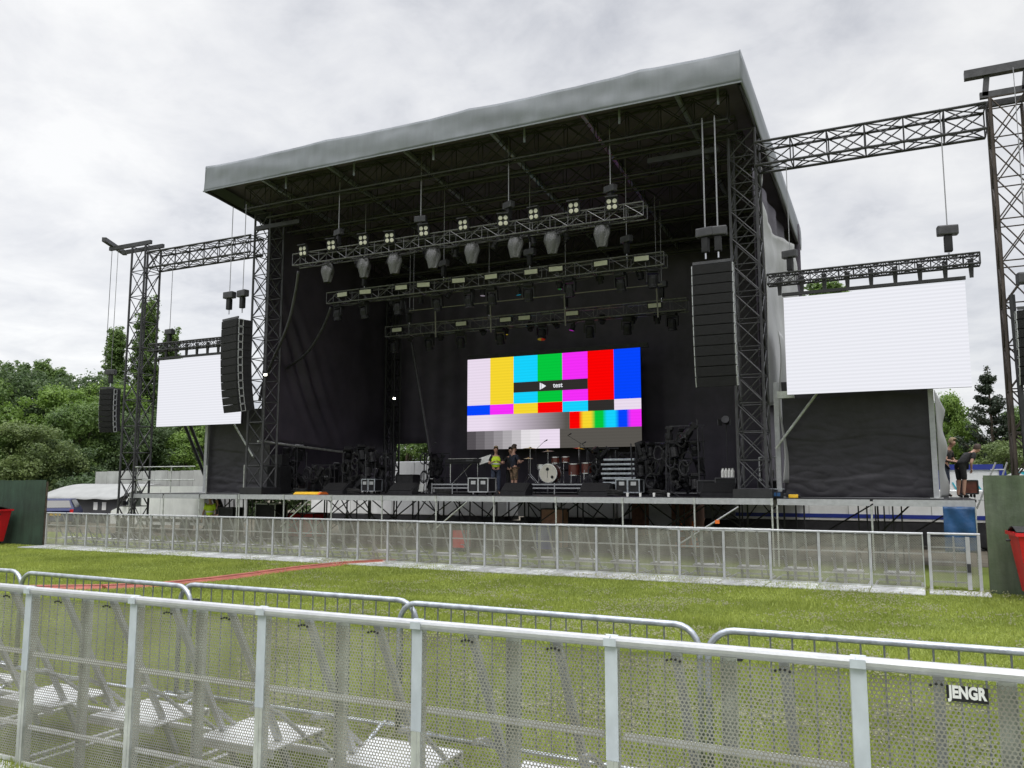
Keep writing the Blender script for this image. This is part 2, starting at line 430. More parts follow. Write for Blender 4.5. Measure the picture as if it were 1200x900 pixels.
def make_barrier(name, pitch, cover=True):
    t = thing(name, '', 'crowd barrier')
    vs, fs = perforated(-.511, .511, .05, 1.17, pitch, pitch*.39)
    m = MB(); m.add(vs, fs); m.build('perforated_panel', 'alu_panel', t, fix=False)
    m = MB()
    for x in (-.516, .516): m.bx(x-.006, x+.006, -.006, .012, .04, 1.18)
    m.bx(-.509, .509, -.006, .012, .04, .068)
    m.build('panel_edge', 'alu', t)
    MB().tube((-PW/2+.003, .0, 1.205), (PW/2-.003, .0, 1.205), .027, 12).build('top_rail', 'alu_bright', t, smooth=False)
    for s in (-1, 1):
        m = MB(); m.bx(s*.524-.010, s*.524+.010, .013, .05, .03, 1.178)
        m.build('post', 'alu', t)
    m = MB(); m.bx(-.035, -.031, .031, .06, .07, 1.17); m.bx(.031, .035, .031, .06, .07, 1.17); m.bx(-.031, .031, .056, .06, .07, 1.17)
    m.build('centre_stiffener', 'alu', t)
    for z in (.775, .29):
        m = MB(); m.bx(-.49, .49, .0125, .030, z-.014, z+.014); m.build('cross_rail', 'alu_white', t)
    for s in (-1, 1):      # raking braces at the back
        m = MB(); x = s*.24
        d = Vector((0, .60, -1.13)); L = d.length; q = d.to_track_quat('Z', 'Y').to_matrix()
        m.box(Vector((x, .042, 1.178))+d/2, (.042, .028, L), q)
        m.build('brace', 'alu_bright', t)
        m = MB(); m.bx(s*.47-.022, s*.47+.022, .05, 1.08, .015, .055); m.build('base_bar', 'alu_bright', t)
    m = MB(); m.bx(-.44, .44, 1.03, 1.075, .058, .095); m.build('rear_bar', 'alu_bright', t)
    m = MB(); m.bx(-.30, .34, .33, .84, .30, .312); m.bx(-.30, .34, .33, .345, .26, .299); m.bx(-.30, .34, .825, .84, .26, .299)
    m.build('step', 'tread', t)
    for s in (-1, 1):      # bent step supports
        m = MB(); m.path([(s*.3+.02, .15, .60), (s*.3+.02, .28, .58), (s*.3+.02, .42, .50), (s*.3+.02, .72, .255)], .016, 6)
        m.path([(s*.3+.02, .78, .26), (s*.3+.02, 1.04, .05)], .016, 6)
        m.build('step_support', 'alu_bright', t)
    m = MB(); m.bx(-.525, .525, -1.05, -.012, .012, .036)
    for k in range(26): m.bx(-.515, .515, -1.03+.039*k, -1.015+.039*k, .0365, .040)
    m.build('floor_plate', 'tread', t)
    for s in (-1, 1):
        m = MB()
        for dx_ in (-.03, -.01, .01, .03): m.tube((s*.24+dx_, -.008, 1.142+(.006 if abs(dx_) < .02 else 0)), (s*.24+dx_, -.001, 1.142+(.006 if abs(dx_) < .02 else 0)), .006, 6)
        m.build('rivet_row', 'steel_black', t)
    if cover:
        m = MB(); m.bx(-PW/2-.031, -PW/2+.031, -.012, -.0075, .665, 1.186); m.bx(-PW/2-.031, -PW/2+.031, -.032, -.0285, 1.186, 1.222)
        m.grid(lambda u, v: Vector((-PW/2-.031+.062*u, -.029*math.cos(R(8-16*0)+v*2.2), 1.205+.029*math.sin(v*2.2-.35))), 2, 8)
        m.build('joint_cover', 'tape', t)
        m = MB(); m.bx(-PW/2-.028, -PW/2+.028, -.0125, -.0075, .03, .664); m.bx(-PW/2-.006, -PW/2+.006, -.0150, -.0126, .03, .664)
        m.build('joint_plate', 'alu', t)
    else:
        m = MB(); m.bx(-PW/2-.03, -PW/2+.03, -.012, -.0075, .03, 1.18); m.build('joint_plate', 'alu_bright', t)
    return t
# photographer's barrier: joints measured along the line
joints = [-5.60-1.08*2, -5.60-1.08] + [-5.60, -4.53, -3.46, -2.40, -1.335, -.25, .83, 1.91]
nb = None
for i in range(len(joints)-1):
    x = (joints[i]+joints[i+1])/2
    d = .0 if i > 3 else .03*(3-i)
    loc = (x, 3.85+d, .35)
    lab = f'near waist high perforated barrier nearest the camera, {ORD[len(joints)-2-i]} from the right with a bare panel'
    if i == len(joints)-3 or i == len(joints)-2: pass
    if nb is None:
        nb = make_barrier('crowd_barrier', .0185); o = nb; o.location = loc; tag(o, lab, None, 'perforated barriers in the front row')
    else: o = dup(nb, loc, 0, lab, 'perforated barriers in the front row')
    o.rotation_euler.z = random.uniform(-.006, .006)
    if abs(x-.29) < .3:
        o['label'] = 'near perforated barrier carrying a small black sticker with white letters'
        def text_mesh(s, size, name, material, parent, loc, rot, ext=.001, sx=1, bold=0):
            cu = bpy.data.curves.new(name, 'FONT'); cu.body = s; cu.size = size; cu.extrude = ext; cu.align_x = 'CENTER'; cu.align_y = 'CENTER'; cu.offset = bold
            cu.resolution_u = 3
            ob = bpy.data.objects.new(name, cu); COL.objects.link(ob); bpy.context.view_layer.update()
            me = bpy.data.meshes.new_from_object(ob.evaluated_get(bpy.context.evaluated_depsgraph_get()))
            bpy.data.objects.remove(ob)
            me.materials.clear(); me.materials.append(M[material])
            o2 = bpy.data.objects.new(name, me); COL.objects.link(o2); o2.parent = parent; o2.location = loc; o2.rotation_euler = rot; o2.scale = (sx, 1, 1)
            return o2
        p = at(1133.5, 814, 3.84)
        pl = MB().bx(-.073, .073, -.004, 0, -.030, .030).build('sticker', 'plastic_black', o, (p.x-x, -.007, p.z-.35))
        text_mesh('JENGR', .064, 'lettering', 'white_paint', pl, (0, -.0055, .004), (math.pi/2, 0, 0), .0006, .70, .0030)
    elif i == 2: o['label'] = 'near perforated barrier nearest the camera, first whole panel at the left frame edge'
    else:
        o['label'] = {0: 'near perforated barrier beyond the left frame edge, outermost one', 1: 'near perforated barrier cut by the left frame edge', 3: 'near perforated barrier showing a pale step behind it, second whole panel from the left',
                      4: 'near perforated barrier, third whole panel from the left frame edge', 5: 'near perforated barrier in the middle of the front row, fourth whole panel from the left', 6: 'near perforated barrier next to the sticker panel, on its left', 8: 'near perforated barrier beyond the sticker panel at the right frame edge'}.get(i, lab)

fb = make_barrier('crowd_barrier', .030, False)
xs = [-28.9+PW*k for k in range(15)]
far = [(x, 20.45+.02*(k % 2)) for k, x in enumerate(xs)]
x = xs[-1]+PW
k = 0
while x < .1:
    far.append((x, 20.35)); x += PW
for i, (x, y) in enumerate(far):
    lab = f'far perforated barrier in the row before the stage, {ORD[i]} from the left green hoarding'
    loc = (x+PW/2, y, 0)
    if i == 0: fb.location = loc; tag(fb, lab, None, 'perforated barriers in the row before the stage')
    else: dup(fb, loc, random.uniform(-.012, .012), lab, 'perforated barriers in the row before the stage')
# gate leaf at the right end of the far row
gx = far[-1][0]+PW+.06
t = thing('barrier_gate', 'perforated metal gate with a latch at the right end of the far barrier row', 'gate', (gx+.52, 20.3, 0))
vs, fs = perforated(-.48, .48, .10, 1.16, .030, .0125); m = MB(); m.add(vs, fs); m.build('perforated_panel', 'alu_panel', t, fix=False)
m = MB(); m.bx(-.5, -.44, -.02, .04, .03, 1.2); m.build('gate_post', 'alu_bright', t)
m = MB(); m.bx(.44, .5, -.02, .04, .03, 1.2); m.build('gate_post', 'alu_bright', t)
m = MB(); m.bx(.22, .30, -.03, .04, .06, 1.16); m.build('latch_post', 'alu_bright', t)
m = MB(); m.bx(.225, .295, -.06, -.031, .42, .60); m.build('latch', 'steel_dark', t)
m = MB(); m.tube((-.5, 0, 1.215), (.5, 0, 1.215), .026, 10); m.build('top_rail', 'alu_bright', t)
for z in (.2, .42, .62, .82, .93):
    MB().bx(-.43, .21, .045, .07, z-.014, z+.014).build('cross_rail', 'alu_bright', t)
MB().bx(-.02, .02, .072, .09, .1, 1.16).build('centre_bar', 'alu_bright', t)
MB().bx(-.52, .6, -.75, -.03, .01, .035).build('floor_plate', 'tread', t)

# ------------------------------------------------------------------ pedestrian barriers
def make_ped(L=2.4):
    t = thing('pedestrian_barrier', '', 'pedestrian barrier')
    r = .16; z1 = 1.08; z0 = .16; h = L/2
    pts = [(-h, 0, z0)]
    for k in range(7):
        a = math.pi-k*math.pi/12; pts.append((-h+r+r*math.cos(a), 0, z1-r+r*math.sin(a)))
    for k in range(7):
        a = math.pi/2-k*math.pi/12; pts.append((h-r+r*math.cos(a), 0, z1-r+r*math.sin(a)))
    pts.append((h, 0, z0))
    m = MB(); m.path(pts, .021, 10); m.build('frame', 'galv', t, smooth=True)
    MB().tube((-h, 0, z0), (h, 0, z0), .017, 8).build('bottom_rail', 'galv', t, smooth=True)
    n = 19
    for k in range(n):
        x = -h+L*(k+1)/(n+1)
        if k == 0: bm0 = MB().tube((0, 0, z0), (0, 0, z1-.003), .0055, 6).build('bar', 'galv_dull', t, (x, 0, 0))
        else:
            c = bm0.copy(); COL.objects.link(c); c.parent = t; c.location = (x, 0, 0)
    for s in (-1, 1):
        m = MB(); m.path([(s*h*.78, -.34, .02), (s*h*.78, -.30, .05), (s*h*.78, -.02, .17), (s*h*.78, .02, .17), (s*h*.78, .30, .05), (s*h*.78, .34, .02)], .017, 8)
        m.build('foot', 'galv', t, smooth=True)
    m = MB(); m.bx(-h+.14, -h+.20, -.028, .028, z1-.17, z1-.12); m.build('hook', 'steel_dark', t)
    return t
pd = make_ped()
spots = [(-9.30, 5.50, .02, 2.35), (-6.85, 5.42, -.045, 2.42), (-4.65, 5.46, -.01, 2.46), (-2.38, 5.32, -.03, 2.26), (.05, 5.22, .015, 2.46), (2.56, 5.2, .0, 2.4)]
labs = ['galvanised pedestrian barrier cut off by the left frame edge', 'galvanised pedestrian barrier in front of the red cable ramp, leftmost whole one',
        'galvanised pedestrian barrier between the red ramp and the middle, second whole one from the left', 'galvanised pedestrian barrier in the middle before the clover patch',
        'galvanised pedestrian barrier at the right, running out past the sticker panel', 'galvanised pedestrian barrier beyond the right frame edge']
for (x, y, a, L), lab in zip(spots, labs):
    loc = (x, y, .335)
    if lab == labs[0]: o = pd; o.location = loc; tag(o, lab, None, 'pedestrian barriers behind the near row')
    else: o = dup(pd, loc, 0, lab, 'pedestrian barriers behind the near row')
    o.rotation_euler.z = a; o.scale.x = L/2.4

# ------------------------------------------------------------------ red cable ramp across the grass
rp = [(-13.9, 20.9), (-14.7, 19.5), (-15.0, 18.0), (-15.05, 16.4), (-14.95, 14.6), (-14.75, 13.2), (-15.1, 12.0), (-16.0, 10.8)]
for i in range(len(rp)-1):
    a, b = Vector(rp[i]), Vector(rp[i+1]); d = (b-a); L = d.length; ang = math.atan2(d.y, d.x)
    z = gz(0, (a.y+b.y)/2)
    t = thing('cable_ramp', f'flat red cable ramp segment on the grass, {ORD[i]} from the far barrier', 'cable ramp', ((a.x+b.x)/2, (a.y+b.y)/2, z+.01), ang, 'red cable ramp segments')
    t.rotation_euler.y = -math.atan2(gz(0, b.y)-gz(0, a.y), L)
    m = MB(); m.prism([(-.26, 0), (-.13, .055), (.13, .055), (.26, 0)], -L/2+.01, L/2-.01, Matrix.Rotation(math.pi/2, 3, 'Z')); m.build('ramp_body', 'red_mat', t)
    m = MB(); m.bx(-L/2+.02, L/2-.02, -.10, .10, .056, .072); m.build('lid', 'red_mat', t)

# ------------------------------------------------------------------ green hoardings and bins
def hoarding(x0, x1, y, h, label, material, seams):
    t = thing('hoarding', label, 'hoarding', ((x0+x1)/2, y, 0))
    hw = (x1-x0)/2; n = seams; wd = 2*hw/n
    for k in range(n):
        MB().bx(-hw+wd*k+.003, -hw+wd*(k+1)-.003, -.009, .009, .0, h+.012*(k % 2)).build('plywood_sheet', material, t)
    for k in range(n+1):
        MB().bx(-hw+wd*k-.04+(.04 if k == 0 else 0)-(.04 if k == n else 0), -hw+wd*k+.04+(.04 if k == 0 else 0)-(.04 if k == n else 0), .012, .09, 0, h-.05).build('timber_post', 'bark', t)
    return t
hoarding(-33.9, -29.06, 20.45, 2.40, 'dark green plywood hoarding at the left end of the far barrier', 'wood_green', 4)
hoarding(1.33, 6.2, 20.3, 2.46, 'worn moss green plywood hoarding beside the gate at the right', 'wood_green_worn', 4)
def make_bin():
    t = thing('wheelie_bin', '', 'bin')
    w0, w1, d0, d1, h = .95, 1.26, .72, 1.0, 1.12
    m = MB(); m.box((0, 0, .14+h/2), (w0, d0, h), None, (w1/w0, d1/d0)); m.build('body', 'red_plastic', t)
    m = MB(); m.bx(-w1/2-.05, w1/2+.05, -d1/2-.05, d1/2+.05, 1.262, 1.33); m.build('rim', 'red_plastic', t)
    m = MB(); m.grid(lambda u, v: Vector((-w1/2-.03+(w1+.06)*u, -d1/2-.03+(d1+.06)*v, 1.335+.11*math.sin(math.pi*min(1, v*1.1+.05)))), 4, 10)
    m.build('lid', 'rubber', t, solid=.02)
    for sx in (-1, 1):
        for sy in (-1, 1):
            m = MB(); m.tube((sx*.36-.02, sy*.27, .075), (sx*.36+.02, sy*.27, .075), .075, 14); m.build('wheel', 'rubber', t)
        m = MB(); m.tube((sx*(w1/2+.05), 0, 1.16), (sx*(w1/2+.13), 0, 1.16), .022, 8); m.build('lifting_pin', 'steel_dark', t)
    m = MB(); m.bx(-.14, .14, -.5, -.485, .86, 1.08); lb = m.build('notice', 'white_paint', t); lb.rotation_euler = (-.12, 0, 0)
    return t
b1 = make_bin(); b1.location = (-31.2, 19.7, 0); tag(b1, 'red wheeled waste bin with dark lid before the left green hoarding')
dup(b1, (2.37, 19.6, 0), .08, 'red wheeled waste bin with dark lid before the right mossy hoarding')

# ------------------------------------------------------------------ lattice helpers
def lattice(m, p, q, w_, h_, chord, lace, bays, up=None, xbrace=True, section='tube', skip_ends=False):
    """box truss from p to q; returns nothing, chords go to m['chord'] list"""
    p = Vector(p); q = Vector(q); d = (q-p).normalized()
    upv = Vector(up) if up is not None else (Vector((0, 0, 1)) if abs(d.z) < .9 else Vector((0, 1, 0)))
    s = d.cross(upv).normalized(); n = s.cross(d).normalized()
    cor = [s*(a*w_/2)+n*(b*h_/2) for a, b in ((-1, -1), (1, -1), (1, 1), (-1, 1))]
    L = (q-p).length
    for c in cor: m['chords'].append(MB().tube(p+c, q+c, chord, 6))
    lc = m['lacing']
    for k in range(bays+1):
        a = p+d*(L*k/bays)
        for i in range(4): lc.tube(a+cor[i], a+cor[(i+1) % 4], lace, 5, cap=False)
    for k in range(bays):
        a = p+d*(L*k/bays); b = p+d*(L*(k+1)/bays)
        for i in range(4):
            c0, c1 = cor[i], cor[(i+1) % 4]
            if xbrace: lc.tube(a+c0, b+c1, lace, 5, cap=False); lc.tube(a+c1, b+c0, lace, 5, cap=False)
            elif (k+i) % 2: lc.tube(a+c0, b+c1, lace, 5, cap=False)
            else: lc.tube(a+c1, b+c0, lace, 5, cap=False)
def truss_thing(name, label, cat, p, q, w_, h_, chord, lace, bays, material, group=None, **kw):
    base = Vector(p)
    t = thing(name, label, cat, base, 0, group)
    m = {'chords': [], 'lacing': MB()}
    lattice(m, (0, 0, 0), Vector(q)-base, w_, h_, chord, lace, bays, **kw)
    for c in m['chords']: c.build('chord', material, t)
    m['lacing'].build('lacing', material, t)
    return t

# ------------------------------------------------------------------ stage platform
DK = 1.88; SY = 24.2
XL, XR = -23.2, -3.6
st = thing('stage_platform', 'scaffold stage platform with black deck and silver front edge under the big roof', 'stage', (-13.4, SY, 0))
ox = 13.4
MB().bx(XL+ox, XR+ox, .06, 13.2, DK-.06, DK).build('deck', 'plastic_black', st)
bays = 9; bw = (XR-XL)/bays
for k in range(bays):
    x0 = XL+ox+bw*k
    MB().bx(x0+.04, x0+bw-.04, 0, .055, DK-.185, DK-.012).build('edge_beam', 'alu_bright', st)
for k in range(bays+1):
    x0 = XL+ox+bw*k
    MB().tube((x0, .03, 0), (x0, .03, DK-.19), .026, 8).build('leg', 'alu', st)
    MB().bx(x0-.035, x0+.035, -.02, .058, DK-.20, DK-.008).build('corner_bracket', 'alu', st)
for row, yy in enumerate((2.4, 4.8, 7.5)):
    for k in range(bays+1):
        x0 = XL+ox+bw*k+(.4 if row % 2 else 0)
        if x0 > XR+ox: continue
        MB().tube((x0, yy, 0), (x0, yy, DK-.07), .03, 6).build('leg', 'steel_dark', st)
for k in range(bays):
    x0 = XL+ox+bw*k
    z0, z1 = (.25, DK-.15) if k % 2 else (DK-.15, .25)
    MB().tube((x0, 2.36, z0), (x0+bw, 2.36, z1), .024, 6).build('brace', 'steel_black', st)
    MB().tube((x0, 2.44, z1), (x0+bw, 2.44, z0), .024, 6).build('brace', 'steel_black', st)
    MB().tube((x0+bw*.5, 2.4, 0), (x0+bw*.5, 2.4, DK-.07), .03, 6).build('leg', 'steel_black', st)
    MB().tube((x0, 4.84, z1), (x0+bw*.5, 4.84, z0), .024, 6).build('brace', 'steel_black', st)
    MB().tube((x0+bw*.5, 4.76, z0), (x0+bw, 4.76, z1), .024, 6).build('brace', 'steel_black', st)
for k in range(bays):
    x0 = XL+ox+bw*k
    MB().tube((x0, 1.2, .3 if k % 2 else DK-.15), (x0+bw, 1.2, DK-.15 if k % 2 else .3), .02, 6).build('brace', 'steel_dark', st)
    if k in (0, 2, 3, 6, 7, 8): MB().tube((x0+.05, .03, 1.02), (x0+bw-.05, .03, 1.02), .02, 6).build('ledger', 'alu', st)
for k, (a, b) in enumerate(((1, 2), (4, 5))):
    xa = XL+ox+bw*a
    MB().tube((xa-.1, .0, .7), (xa+bw*.55, -.02, DK-.2), .022, 6).build('front_brace', 'alu', st)
MB().tube((XR+ox-3.0, -.05, .95), (XR+ox-.1, -.05, .95), .024, 8).build('ledger', 'alu_bright', st)
MB().tube((XR+ox-2.6, -.09, .55), (XR+ox-.9, -.09, DK-.25), .024, 8).build('front_brace', 'alu_bright', st)
MB().box((XR+ox-1.5, -.1, 1.2), (.12, .06, .1)).build('clamp', 'orange', st)
# wings
def wing(x0, x1, label, depth=4.2, rails=False):
    t = thing('wing_platform', label, 'stage wing', ((x0+x1)/2, SY+.05, 0)); hw = (x1-x0)/2
    MB().bx(-hw, hw, .06, depth, DK-.07, DK-.005).build('deck', 'plastic_black', t)
    n = max(2, round((x1-x0)/2.1)); wd = 2*hw/n
    for k in range(n):
        MB().bx(-hw+wd*k+.04, -hw+wd*(k+1)-.04, 0, .055, DK-.19, DK-.02).build('edge_beam', 'alu_bright', t)
    for k in range(n+1):
        for yy in (.03, depth-.1):
            MB().tube((-hw+wd*k*.985+.03, yy, 0), (-hw+wd*k*.985+.03, yy, DK-.19), .026, 8).build('leg', 'alu' if yy < 1 else 'steel_dark', t)
    for k in range(n):
        MB().tube((-hw+wd*k, depth-.2, .2), (-hw+wd*(k+1), depth-.2, DK-.15), .024, 6).build('brace', 'steel_black', t)
    if rails:
        for k in range(n+1):
            MB().tube((-hw+wd*k*.985+.03, .35, DK), (-hw+wd*k*.985+.03, .35, DK+1.12), .024, 8).build('rail_post', 'alu', t)
        for z in (DK+.55, DK+1.08):
            MB().tube((-hw-.1, .30, z), (hw-2.6, .30, z), .022, 8).build('guard_rail', 'alu', t)
    return t
wing(-29.25, -23.3, 'left stage wing platform with silver guard rails before the white van', rails=True)
wr = wing(-3.5, 1.42, 'right stage wing platform carrying the black drape under the white screen')
for k in range(6):
    MB().tube((-.4+.22*k, 1.2, .1), (-.4+.22*k, 1.2, DK-.08), .02, 6).build('stair_bar', 'steel_black', wr)
MB().tube((-.5, 1.15, .3), (.9, 1.15, DK-.2), .025, 6).build('brace', 'steel_dark', wr)

# ------------------------------------------------------------------ roof
rf = thing('stage_roof', 'sloping stage roof with grey fabric fascia and black underside', 'stage roof', (-13.5, 22, 0))
RX0, RX1 = -23.38+13.5, -3.66+13.5
def rz_bot(y): return 13.13-(13.13-11.75)*y/13
def rz_top(y): return 14.08-(14.08-12.72)*y/13
def sag(u): return -.02-.07*abs(math.sin(u*math.pi*4.0))
m = MB()
def fas(u, v):
    x = RX0+(RX1-RX0)*u
    top = rz_top(0)+.015*math.sin(u*9)+ .07*(1-abs(math.sin(u*math.pi*3.5)))**2 - .02
    bot = rz_bot(0)+.03*math.sin(u*2.6)
    y = -.03+.035*math.sin(u*150)*math.sin(math.pi*v)*.35+.03*math.sin(u*23+v*3)*math.sin(math.pi*v)+.05*v**3+.02*mnoise.noise(Vector((x*1.5, 3.1, v*2.5)))
    return Vector((x, y, bot+(top-bot)*v))
m.grid(fas, 240, 10); m.build('fascia', 'roof_pvc', rf, smooth=True, solid=.02)
MB().bx(RX0-.01, RX1+.01, -.06, -.035, rz_bot(0)-.025, rz_bot(0)+.02).build('fascia_edge', 'roof_pvc', rf)
m = MB(); m.grid(lambda u, v: Vector((RX0+(RX1-RX0)*u, .1+12.9*v, rz_top(.1+12.9*v)+.015*math.sin(u*9)+(.07*(1-abs(math.sin(u*math.pi*3.5)))**2-.02)*(1-.3*v))), 120, 10)
m.build('roof_skin', 'roof_pvc', rf, smooth=True, solid=.02)
m = MB(); m.grid(lambda u, v: Vector((RX0+.05+(RX1-RX0-.1)*u, .12+12.8*v, rz_bot(.12+12.8*v)+.55+.04*math.sin(u*40)*math.sin(v*3.1))), 60, 10)
m.build('underside', 'roof_under', rf, smooth=True, solid=.02)
for s, x in ((-1, RX0), (1, RX1)):
    m = MB(); m.grid(lambda u, v: Vector((x+s*.02*math.sin(u*20)*math.sin(v*3.1), .0+13*u, (rz_bot(13*u)-.02+.05*math.sin(u*14))*(1-v)+rz_top(13*u)*v)), 40, 4)
    m.build('side_fascia', 'roof_pvc', rf, smooth=True, solid=.02)
    MB().tube((x-s*.08, .1, rz_bot(0)+.02), (x-s*.08, 12.9, rz_bot(13)+.02), .06, 8).build('eaves_beam', 'steel_dark', rf)
for k, xx in enumerate((-7.6, -4.6, -1.4, 1.9, 5.0, 7.9)):
    m = MB(); m.box((xx, 6.5, (rz_bot(0)+rz_bot(13))/2+.38), (.11, 13.0, .13), Matrix.Rotation(-math.atan((rz_bot(0)-rz_bot(13))/13), 3, 'X'))
    m.build('rafter', 'galv', rf)
    MB().tube((xx+1.2, .5, rz_bot(.5)-.22), (xx+1.2, .5, rz_bot(.5)+.4), .035, 6).build('drop_bracket', 'galv', rf)
for k, yy in enumerate((1.2, 2.4, 3.6, 4.8, 6.2, 7.8, 9.4, 11.0)):
    mm = {'chords': [], 'lacing': MB()}
    zc = rz_bot(yy)+.06
    lattice(mm, (RX0+1.0, yy, zc), (RX1-.6, yy, zc), .3, .85 if k % 2 == 0 else .55, .03, .016, 18, xbrace=(k % 2 == 0))
    g = MB()
    for c in mm['chords']: g.add(c.v, c.f)
    go = g.build('roof_girder', 'steel_tower', rf); mm['lacing'].build('girder_lacing', 'steel_black', go)
for s, xx in ((-1, -8.4), (1, 7.6)):
    MB().box((xx, 2.4, rz_bot(2.4)-.55), (2.2, .16, .16)).build('stub_beam', 'steel_tower', rf)

# ------------------------------------------------------------------ towers
def tower(name, label, x, y, z0, z1, w_, bays, material, group):
    t = thing(name, label, 'truss tower', (x, y, z0), 0, group)
    mm = {'chords': [], 'lacing': MB()}
    lattice(mm, (0, 0, .25), (0, 0, z1-z0), w_, w_, .045, .019, bays, up=(0, 1, 0))
    for c in mm['chords']: c.build('chord', material, t)
    mm['lacing'].build('lacing', material, t)
    MB().bx(-w_/2-.15, w_/2+.15, -w_/2-.15, w_/2+.15, 0, .25).build('base_block', 'steel_black', t)
    return t
tower('roof_tower', 'dark lattice roof tower at the left front corner of the stage', -22.65, 24.75, DK, 12.9, .78, 13, 'steel_tower', 'stage roof towers')
tower('roof_tower', 'dark lattice roof tower at the right front corner of the stage', -4.12, 24.75, DK, 12.8, .78, 13, 'steel_tower', 'stage roof towers')
tower('roof_tower', 'slim dark lattice tower at the back left corner inside the stage', -22.35, 33.2, DK, 12.0, .5, 13, 'steel_black', 'stage roof towers')
def outer(x, label, mid, side, material='steel_dark'):
    t = tower('wing_tower', label, x, 24.5, 0, 12.35, .80, 11, material, None)
    # head beams
    MB().bx(-1.9 if side < 0 else -.62, .62 if side < 0 else 1.9, -.38, -.26, 12.38, 12.54).build('head_beam', 'steel_tower', t)
    MB().bx(-1.9 if side < 0 else -.62, .62 if side < 0 else 1.9, .26, .38, 12.38, 12.54).build('head_beam', 'steel_tower', t)
    return t
lt = outer(-29.25, 'tall dark outer lattice tower of the left wing with a crossbeam head', 0, -1)
MB().box((-1.95, -.05, 12.65), (.18, 2.2, .18), Matrix.Rotation(.5, 3, 'Z')).build('cross_beam', 'steel_tower', lt)
rt_ = outer(2.72, 'tall rusty dark outer lattice tower at the right frame edge', 0, 1, 'rust_steel')
MB().box((.35, -.35, 13.08), (2.6, .22, .22)).build('cross_beam', 'steel_tower', rt_)
for xx in (-.45, .45): MB().box((xx, -.3, 12.8), (.14, .16, .75), Matrix.Rotation(.12, 3, 'Y')).build('head_post', 'steel_tower', rt_)
for t_, s in ((lt, 1), (rt_, 1)):
    for dx in (0, .32):
        MB().tube((.35+dx, .6, 7.6), (.95+dx, 4.4, 0), .07, 8).build('raking_strut', 'steel_black', t_)
MB().tube((-.15, -.75, 0), (-.25, -.62, 7.0), .07, 8).build('stay', 'steel_black', rt_)
# header trusses
truss_thing('header_truss', 'black lattice header beam from left outer tower to the roof', 'truss', (-28.75, 24.5, 11.68), (-23.05, 24.5, 11.68), .7, .68, .04, .02, 7, 'steel_dark', xbrace=True)
truss_thing('header_truss', 'black lattice header beam from the roof to the right outer tower', 'truss', (-3.7, 24.5, 11.9), (2.22, 24.5, 11.9), .7, .70, .04, .02, 6, 'steel_dark', xbrace=True)

# ------------------------------------------------------------------ drapes
def drape(name, label, fn, nu, nv, material, cat='drape', loc=(0, 0, 0)):
    m = MB(); m.grid(lambda u, v: fn(u, v)-Vector(loc), nu, nv)
    o = m.build(name, material, None, loc, smooth=True, solid=.015); tag(o, label, cat); return o
# back wall with a lifted opening at its left end
def back(u, v):
    x = -24.8+21.2*u; z0 = 1.9
    if -22.75 < x < -20.35: z0 = 1.9+2.28*smooth01((-20.35-x)/.5)*smooth01((x+22.75)/.12)
    z = z0+(12.6-z0)*v
    return Vector((x, 34.0+.018*math.sin(x*7)+.06*math.sin(x*1.1+z*.6)+.04*math.sin(z*1.3+x*.4), z))
drape('back_drape', 'wide black backdrop across the rear of the stage, raised at its left end', back, 400, 24, 'cloth_black', loc=(-13, 34, 1.9))
def lside(u, v):
    y = 25.2+8.8*u; zb = 4.0 - .4*u
    z = zb+(rz_bot(y-22)+.45-zb)*v
    e_ = (y-26.6)-(8.6-z)*.55
    k = math.sin(e_*7.5+.6*math.sin(z*1.3))*.10*math.exp(-(e_/1.1)**2)*math.exp(-((z-7.0)/2.6)**2)
    return Vector((-23.05+k+.05*math.sin(y*1.2+z*.5), y, z))
drape('side_drape', 'black side drape with diagonal folds hung inside the left of the stage', lside, 200, 70, 'cloth_black', loc=(-23, 29, 4))
def rside_in(u, v):
    y = 25.3+9.2*u; z = 1.95+10*v
    return Vector((-4.0+.05*math.sin(y*3), y, z))
drape('side_drape', 'black side drape lining the right wall inside the stage', rside_in, 60, 20, 'cloth_black', loc=(-4, 29, 2))
t = MB().tube((-23.0, 24.9, 3.92), (-23.0, 33.9, 3.52), .045, 8).build('side_rail', 'alu'); tag(t, 'silver tube rail along the bottom of the left side drape', 'rail')
def lvoid(u, v): return Vector((-24.6, 25.8+8.25*u, 1.9+2.6*v))
drape('masking_drape', 'dark masking drape beyond the silver rail at stage left', lvoid, 6, 4, 'cloth_black', loc=(-24.6, 29, 1.9))
def grey(u, v):
    y = 25.3+8.5*u
    top = float(np.interp(y, [25.2, 25.6, 26.2, 27.5, 30.3, 32.5, 34.2], [12.2, 11.0, 10.45, 10.45, 10.95, 11.35, 11.5]))-.0
    bot = 4.55+1.4*smooth01(1-u*2.2)*0+.15*math.sin(u*9)
    z = bot+(top-bot)*v
    return Vector((-3.72+.12*math.sin(math.pi*u)*math.sin(v*5+u*3)+.03*math.sin(y*2.2+z*1.1)+.05*math.sin((z-10.6)*5-y*.9)*v**4, y, z))
drape('side_tarpaulin', 'pale grey weatherproof tarpaulin closing the right side of the stage roof', grey, 70, 50, 'tarp_grey', 'tarpaulin', (-3.5, 30, 4.5))
def grey2(u, v):
    y = 25.3+.9*u; z = 2.3+4.5*v
    return Vector((-3.42+.25*u*(1-v)+.06*math.sin(v*9), y+.25*math.sin(v*3), z))
drape('hanging_flap', 'narrow grey tarpaulin flap hanging behind the right roof tower', grey2, 10, 30, 'tarp_grey', 'tarpaulin', (-3.4, 25.3, 2.3))
